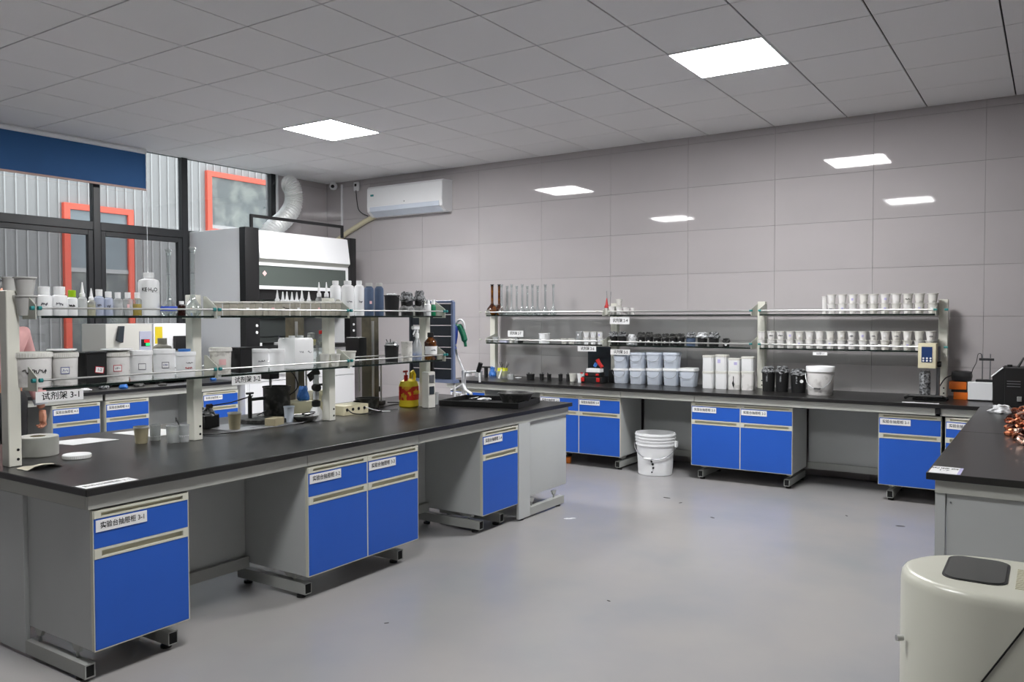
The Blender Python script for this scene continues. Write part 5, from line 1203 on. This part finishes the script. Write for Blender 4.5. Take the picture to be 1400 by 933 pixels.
# ------------------------------------------------------------------ fume hood corner
t = thing('fume_hood', 'white and black fume hood in the corner beside the window', 'fume hood', (-4.45, 2.355, 0)); o_ = (-4.45, 2.355, 0)
y0, y1 = 1.59, 3.12; xf = -4.0; xb = -4.9
part('side_panel', MB(o_).box(xb, xf-.03, y0, y0+.03, 0, 2.26, bev=.003), 'white_metal', t); part('side_panel', MB(o_).box(xb, xf-.03, y1-.03, y1, 0, 2.26, bev=.003), 'white_metal', t)
part('back_panel', MB(o_).box(xb, xb+.02, y0+.03, y1-.03, .9, 2.24), 'hood_inner', t); part('roof_panel', MB(o_).box(xb, xf-.05, y0+.03, y1-.03, 2.22, 2.25), 'white_metal', t)
part('baffle', MB(o_).box(xb+.06, xb+.07, y0+.08, y1-.08, 1.15, 1.9), 'hood_inner', t)
pl_ = part('pillar', MB(o_).box(xf-.09, xf, y0-.004, y0+.165, 1.06, 2.265, bev=.006), 'black', t); pr_ = part('pillar', MB(o_).box(xf-.09, xf, y1-.10, y1+.004, 1.06, 2.265, bev=.006), 'black', t)
for yy, pp in ((y0+.125, pl_), (y1-.045, pr_)):
    for z in (1.215, 1.285): part('button', MB(o_).cyl((xf, yy, z), (xf+.006, yy, z), .014, n=14), 'paper', pp)
part('fascia', MB(o_).prism([(xf-.06, 2.245), (xf-.03, 2.245), (xf+.012, 1.965), (xf-.03, 1.955)], 1, y0+.168, y1-.103), 'white_metal', t)
part('lower_fascia', MB(o_).prism([(xf-.03, 1.965), (xf+.008, 1.962), (xf-.03, 1.925)], 1, y0+.168, y1-.103), 'apron', t)
sf = part('sash', MB(o_).box(xf-.045, xf-.02, y0+.168, y1-.103, 1.895, 1.925).box(xf-.045, xf-.02, y0+.168, y1-.103, 1.655, 1.69).box(xf-.045, xf-.02, y1-.135, y1-.103, 1.69, 1.895), 'white_metal', t)
part('sash_pane', MB(o_).box(xf-.036, xf-.03, y0+.168, y1-.135, 1.69, 1.895), 'sash_glass', sf)
part('diamond_sticker', MB(o_).prism([(y0+.255, 1.787), (y0+.283, 1.815), (y0+.255, 1.843), (y0+.227, 1.815)], 0, xf-.029, xf-.027), 'pink_label', sf)
part('dark_band', MB(o_).box(xf-.07, xf-.05, y0+.168, y1-.103, 1.55, 1.66), 'black', t)
part('hood_worktop', MB(o_).box(xb+.02, xf+.02, y0+.03, y1-.03, 1.035, 1.075, bev=.004), 'black', t)
part('base_cabinet', MB(o_).box(xb+.02, xf-.03, y0+.031, y1-.031, .08, 1.034), 'white_metal', t)
for k in range(2):
    a = y0+.04+k*.73
    part('base_drawer', MB(o_).box(xf-.03, xf-.01, a+.004, a+.722, .72, 1.0, bev=.002), 'white_metal', t); part('base_door', MB(o_).box(xf-.03, xf-.01, a+.004, a+.722, .1, .71, bev=.002), 'white_metal', t)
m_ = MB(o_)
for a in ((1.68, 1.705, 2.26, 2.40), (2.93, 2.955, 2.26, 2.40), (1.705, 2.93, 2.37, 2.40)): m_.box(xf-.05, xf-.025, a[0], a[1], a[2], a[3])
part('hoop', m_, 'black', t)
t = thing('fume_duct', 'silver corrugated flexible duct rising from the fume hood towards the ceiling', 'duct', (-4.55, 2.35, 2.262))
P = smooth([(0, -.02, 0), (0, .05, .09), (0, .2, .2), (0, .32, .34), (0, .35, .46), (0, .33, .56), (-.03, .31, .61), (-.1, .29, .63)], 10)
part('hose', MB().tube(P, [(.098+(.008 if i % 2 else -.004))*(1 if i < len(P)-9 else max(.25, 1-((i-(len(P)-9))/8.4)**2)) for i in range(len(P))], 20, caps=True), 'duct', t)
for i, (z, s) in enumerate(((1.0755, 0), (1.0755, 1))): pass
t = thing('hood_box', 'small white box on left front edge of hood worktop', 'box', (-4.1, 1.80, 1.0755)); part('box', MB().box(-.03, .03, -.035, .04, 0, .03, bev=.002), 'paper', t)
t = thing('hood_tray', 'low white tray on hood worktop behind the canister', 'tray', (-4.12, 2.2, 1.0755)); part('tray', MB().box(-.06, .06, -.12, .16, 0, .03, bev=.003).box(-.05, .05, -.05, .07, .03, .055, bev=.003), 'white_plastic', t)
solo('notice_sheet', MB().box(0, .0015, -.11, .11, -.075, .075), 'paper', 'printed notice taped to fume hood base drawer', 'notice', (-3.9895, 2.0, .86))
lettering('通风柜 1', .05, bpy.data.objects['notice_sheet'], (.0022, 0, .02), FX, 'ink_grey')
# air conditioner
t = thing('air_conditioner', 'white wall-mounted split air conditioner near the ceiling', 'air conditioner', (-3.515, 3.56, 2.70)); o_ = (-3.515, 3.56, 2.70)
part('housing', MB(o_).prism([(3.571, 2.545), (3.47, 2.545), (3.395, 2.60), (3.388, 2.66), (3.392, 2.86), (3.41, 2.89), (3.571, 2.895)], 0, -4.075, -2.955), 'white_metal', t)
part('front_cover', MB(o_).prism([(3.3885, 2.66), (3.384, 2.67), (3.387, 2.865), (3.405, 2.882), (3.41, 2.88), (3.3925, 2.86)], 0, -4.07, -2.96), 'white_plastic', t)
part('air_flap', MB(o_).prism([(3.47, 2.543), (3.393, 2.60), (3.386, 2.598), (3.385, 2.65), (3.39, 2.652), (3.40, 2.605), (3.474, 2.547)], 0, -4.03, -3.0), 'pale_blue', t)
part('energy_label', MB(o_).box(-4.02, -3.96, 3.382, 3.388, 2.72, 2.80), 'paper', t); part('energy_label_top', MB(o_).box(-4.015, -3.965, 3.381, 3.384, 2.775, 2.797), 'teal', t)
part('logo', MB(o_).cyl((-3.5, 3.387, 2.685), (-3.5, 3.384, 2.685), .008, n=12), 'dull_steel', t)
t = thing('pipe_cover', 'cream wrapped pipe sloping down from air conditioner behind the hood', 'pipe', (-4.0, 3.54, 2.58)); o_ = (-4.0, 3.54, 2.58)
part('pipe', MB(o_).tube([(-3.98, 3.54, 2.60), (-4.25, 3.54, 2.52), (-4.55, 3.54, 2.40), (-4.80, 3.54, 2.28)], .03, 12), 'beige', t)
t = thing('wall_socket', 'white wall socket with black plug left of the air conditioner', 'socket', (-4.40, 3.56, 2.95)); part('plate', MB().box(-.04, .04, -.02, .01, -.055, .055, bev=.006), 'white_plastic', t); part('plug', MB().box(-.015, .012, -.035, -.02, -.0, .03, bev=.004), 'black', t)
cable('thin black power cable from wall socket to the air conditioner pipe', [(-4.39, 3.53, 2.90), (-4.385, 3.535, 2.8), (-4.36, 3.535, 2.68), (-4.30, 3.535, 2.62), (-4.2, 3.53, 2.58)], .005)
t = thing('security_camera', 'white round security camera high in the corner', 'camera', (-4.72, 3.48, 3.0))
part('mount', MB().cyl((0, 0, .028), (0, 0, -.0), .03, n=16), 'white_plastic', t); part('ball', MB().lathe([(0, -.075), (.035, -.065), (.05, -.035), (.045, -.005), (.03, .005), (0, .005)], 20), 'white_plastic', t)
part('lens', MB().cyl((.025, -.035, -.035), (.037, -.052, -.038), .02, n=14), 'black', t)
t = thing('cable_conduit', 'thin white vertical conduit below the security camera', 'conduit', (-4.66, 3.56, 2.3)); part('conduit', MB().box(-.01, .01, -.008, .01, 0, .70), 'white_metal', t)

# ------------------------------------------------------------------ things on the window bench
t = thing('drying_oven', 'cream lab oven with red and green lit display on window bench', 'oven', (-4.6, .60, ZT)); o_ = (-4.6, .60, ZT)
part('housing', MB(o_).box(-4.8, -4.4, .38, .83, ZT+.02, 1.31, bev=.008), 'off_white', t)
d = part('display_panel', MB(o_).box(-4.4, -4.394, .70, .82, 1.05, 1.24, bev=.002), 'lilac', t)
mat('led_red', (230, 20, 30), .4, emit=1.2); mat('led_green', (40, 220, 110), .4, emit=1.0)
part('display', MB(o_).box(-4.394, -4.391, .715, .80, 1.10, 1.165), 'black', d); part('red_digits', MB(o_).box(-4.391, -4.389, .745, .795, 1.135, 1.16), 'led_red', d); part('green_digits', MB(o_).box(-4.391, -4.389, .76, .797, 1.104, 1.13), 'led_green', d)
part('door_handle', MB(o_).prism([(.47, 1.16), (.52, 1.14), (.535, 1.29), (.495, 1.29)], 0, -4.4, -4.36), 'slate', t)
part('foot', MB(o_).box(-4.78, -4.42, .4, .44, ZT, ZT+.02).box(-4.78, -4.42, .77, .81, ZT, ZT+.02), 'black', t)
t = thing('drying_oven', 'second white lab cabinet with yellow warning label on window bench', 'oven', (-4.6, 1.03, ZT)); o_ = (-4.6, 1.03, ZT)
part('housing', MB(o_).box(-4.8, -4.4, .845, 1.25, ZT+.02, 1.31, bev=.008), 'white_metal', t); part('warning_label', MB(o_).box(-4.4, -4.397, .86, .935, 1.12, 1.28), 'yellow', t)
part('control_box', MB(o_).box(-4.4, -4.36, 1.05, 1.19, 1.05, 1.19, bev=.006), 'black', t)
part('foot', MB(o_).box(-4.78, -4.42, .87, .91, ZT, ZT+.02).box(-4.78, -4.42, 1.18, 1.22, ZT, ZT+.02), 'black', t)
solo('plastic_jug', MB().lathe([(0, 0), (.04, 0), (.047, .02), (.047, .13), (.04, .15), (.022, .16), (.022, .19), (0, .19)], 24), 'pot_trans', 'translucent round jug seen above the tubs near second upright', 'jug', (-1.09, -1.235, 1.073))
for i, (x, y, r0, h0, m_, l) in enumerate([(-4.25, .10, .05, .02, 'paper', 'flat white dish on window bench seen behind sign 3-1'), (-4.3, .3, .04, .04, 'film', 'crumpled silvery wrapper on window bench'), (-4.2, .42, .035, .045, 'blue_cap', 'small blue and white packet on window bench'), (-4.28, .62, .05, .03, 'soot', 'dark crumpled rag on window bench'), (-4.2, .8, .04, .02, 'soot', 'small dark tool pouch on window bench'), (-4.3, 1.42, .03, .05, 'blue_cap', 'small blue bottle cap cluster at hood end of window bench')]):
    solo(l.split(' on ')[0].split(' at ')[0].split()[-1] if i not in (5,) else 'cap_cluster', crumpled(r0, 0, h0, 50+i, 12, 4), m_, l, ['dish', 'wrapper', 'packet', 'rag', 'pouch', 'caps'][i], (x, y, ZT+.001))
solo('saucer_lid', MB().lathe([(0, 0), (.04, 0), (.06, .008), (.058, .012), (0, .012)], 28), 'white_plastic', 'white saucer-shaped lid resting on tub with blue-framed label', 'lid', (-.97, -1.80, 1.073+.1445))
solo('saucer_lid', MB().lathe([(0, 0), (.045, 0), (.07, .009), (.068, .013), (0, .013)], 28), 'white_plastic', 'white saucer-shaped lid resting on tub with red-framed label', 'lid', (-.965, -1.55, 1.073+.137))
solo('loose_cap', MB().lathe([(0, 0), (.028, 0), (.03, .012), (0, .014)], 18), 'blue_cap', 'small blue lid lying on tub with red handwriting', 'lid', (-.96, -1.2, 1.073+.1245))

# ------------------------------------------------------------------ the person
def skin(name, V, E_, rad, m_, parent, sub=2):
    me = bpy.data.meshes.new(name); me.from_pydata(V, E_, []); me.materials.append(M[m_])
    o = obj(name, me, parent); md = o.modifiers.new('s', 'SKIN'); md.use_smooth_shade = True
    for i, d in enumerate(me.skin_vertices[0].data):
        r0 = rad[i]; d.radius = r0 if isinstance(r0, tuple) else (r0, r0); d.use_root = (i == 0)
    s2 = o.modifiers.new('d', 'SUBSURF'); s2.levels = sub; s2.render_levels = sub
    return o
def chain(a, n): return [(a+i, a+i+1) for i in range(n-1)]
px_, py_ = -3.17, -1.08
t = thing('person', 'person in pink jacket and dark trousers standing by window bench, arm hanging', 'person', (px_, py_, 0), R(10))
# body: pelvis, spine, neck and head core, limbs
V = [(0, 0, .86), (0, 0, 1.0), (0, .0, 1.15), (0, .01, 1.27), (0, .02, 1.34), (0, .03, 1.40),
     (.0, .09, .80), (.02, .10, .46), (-.01, .10, .09), (.12, .11, .04),
     (.0, -.09, .80), (.02, -.10, .46), (-.01, -.10, .09), (.12, -.11, .04),
     (0, .16, 1.26), (.0, .225, 1.02), (.07, .245, .81), (.09, .25, .74),
     (0, -.16, 1.26), (.0, -.215, 1.02), (.08, -.22, .80), (.1, -.22, .73)]
E_ = [(0, 1), (1, 2), (2, 3), (3, 4), (4, 5), (0, 6), (6, 7), (7, 8), (8, 9), (0, 10), (10, 11), (11, 12), (12, 13), (3, 14), (14, 15), (15, 16), (16, 17), (3, 18), (18, 19), (19, 20), (20, 21)]
rad = [(.11, .15), (.10, .13), (.11, .15), (.09, .13), .05, .05, .085, .055, .038, .03, .085, .055, .038, .03, .052, .04, .03, .026, .052, .04, .03, .026]
skin('body', V, E_, rad, 'skin', t)
skin('jacket', [(0, 0, .90), (0, 0, 1.0), (0, 0, 1.15), (0, .01, 1.265), (0, .02, 1.31), (0, .165, 1.255), (.0, .23, 1.02), (.07, .245, .84), (.08, .248, .80), (0, -.165, 1.255), (.0, -.22, 1.02), (.08, -.225, .83), (.09, -.225, .79)],
     [(0, 1), (1, 2), (2, 3), (3, 4), (3, 5), (5, 6), (6, 7), (7, 8), (3, 9), (9, 10), (10, 11), (11, 12)], [(.14, .18), (.125, .16), (.135, .175), (.115, .15), .065, .075, .062, .052, .05, .075, .062, .052, .05], 'pink', t)
for s in (1, -1): part('cuff', MB().cyl((.078 if s > 0 else .088, (.248 if s > 0 else -.24), .81), (.084 if s > 0 else .092, (.25 if s > 0 else -.24), .77), .05, .042, n=16), 'cuff', t)
skin('trousers', [(0, 0, .93), (0, 0, .84), (.0, .095, .74), (.02, .10, .46), (.0, .10, .12), (.0, -.095, .74), (.02, -.10, .46), (.0, -.10, .12)], [(0, 1), (1, 2), (2, 3), (3, 4), (1, 5), (5, 6), (6, 7)], [(.12, .155), (.125, .165), .105, .078, .062, .105, .078, .062], 'trousers', t)
for s in (1, -1): part('shoe', MB().box(-.06, .18, .11*s-.045, .11*s+.045, 0, .075, bev=.03), 'black', t)
# head
hd = part('head', MB().lathe([(0, 0), (.035, .005), (.058, .03), (.07, .07), (.078, .12), (.078, .155), (.066, .19), (.04, .212), (0, .222)], 24, c=(.01, 0, 0)), 'skin', t, (.01, .035, 1.385), (0, R(12), 0))
part('nose', MB().prism([(-.011, .085), (.011, .085), (.006, .125), (-.006, .125)], 0, .078, .094), 'skin', hd)
for s in (1, -1):
    part('eye', MB().lathe([(0, -.010), (.010, 0), (0, .010)], 12, c=(.078, s*.03, .118)), 'eye', hd); part('ear', MB().lathe([(0, -.03), (.012, -.01), (.012, .015), (0, .03)], 10, c=(.005, s*.08, .11)), 'skin', hd)
part('mouth', MB().box(.075, .081, -.022, .022, .052, .058), 'ink_red', hd)
part('hair', MB().lathe([(.074, .06), (.088, .1), (.09, .15), (.078, .195), (.05, .225), (0, .235)], 24, c=(-.012, 0, 0)), 'hair', hd)
part('ponytail', MB().tube([(-.08, 0, .16), (-.12, 0, .1), (-.11, 0, -.02)], [.03, .032, .012], 10), 'hair', hd)
# hands: palm and five separate fingers
for s in (1, -1):
    bx_, by_ = (.09, .25) if s > 0 else (.1, -.22)
    part('palm', MB().box(bx_-.018, bx_+.026, by_-.014, by_+.014, .655, .735, bev=.012), 'skin', t)
    for i, L in enumerate((.072, .082, .078, .062)):
        xx = bx_+.024-i*.0145
        part('finger', MB().tube([(xx, by_, .665), (xx+.004, by_+.004*s, .665-L*.42), (xx+.002, by_-.012*s, .665-L*.62), (xx-.002, by_-.030*s, .665-L*.60)], [.0088, .0082, .0075, .006], 8), 'skin', t)
    part('thumb', MB().tube([(bx_+.02, by_, .72), (bx_+.042, by_-.008*s, .69), (bx_+.046, by_-.014*s, .655)], [.011, .010, .008], 8), 'skin', t)
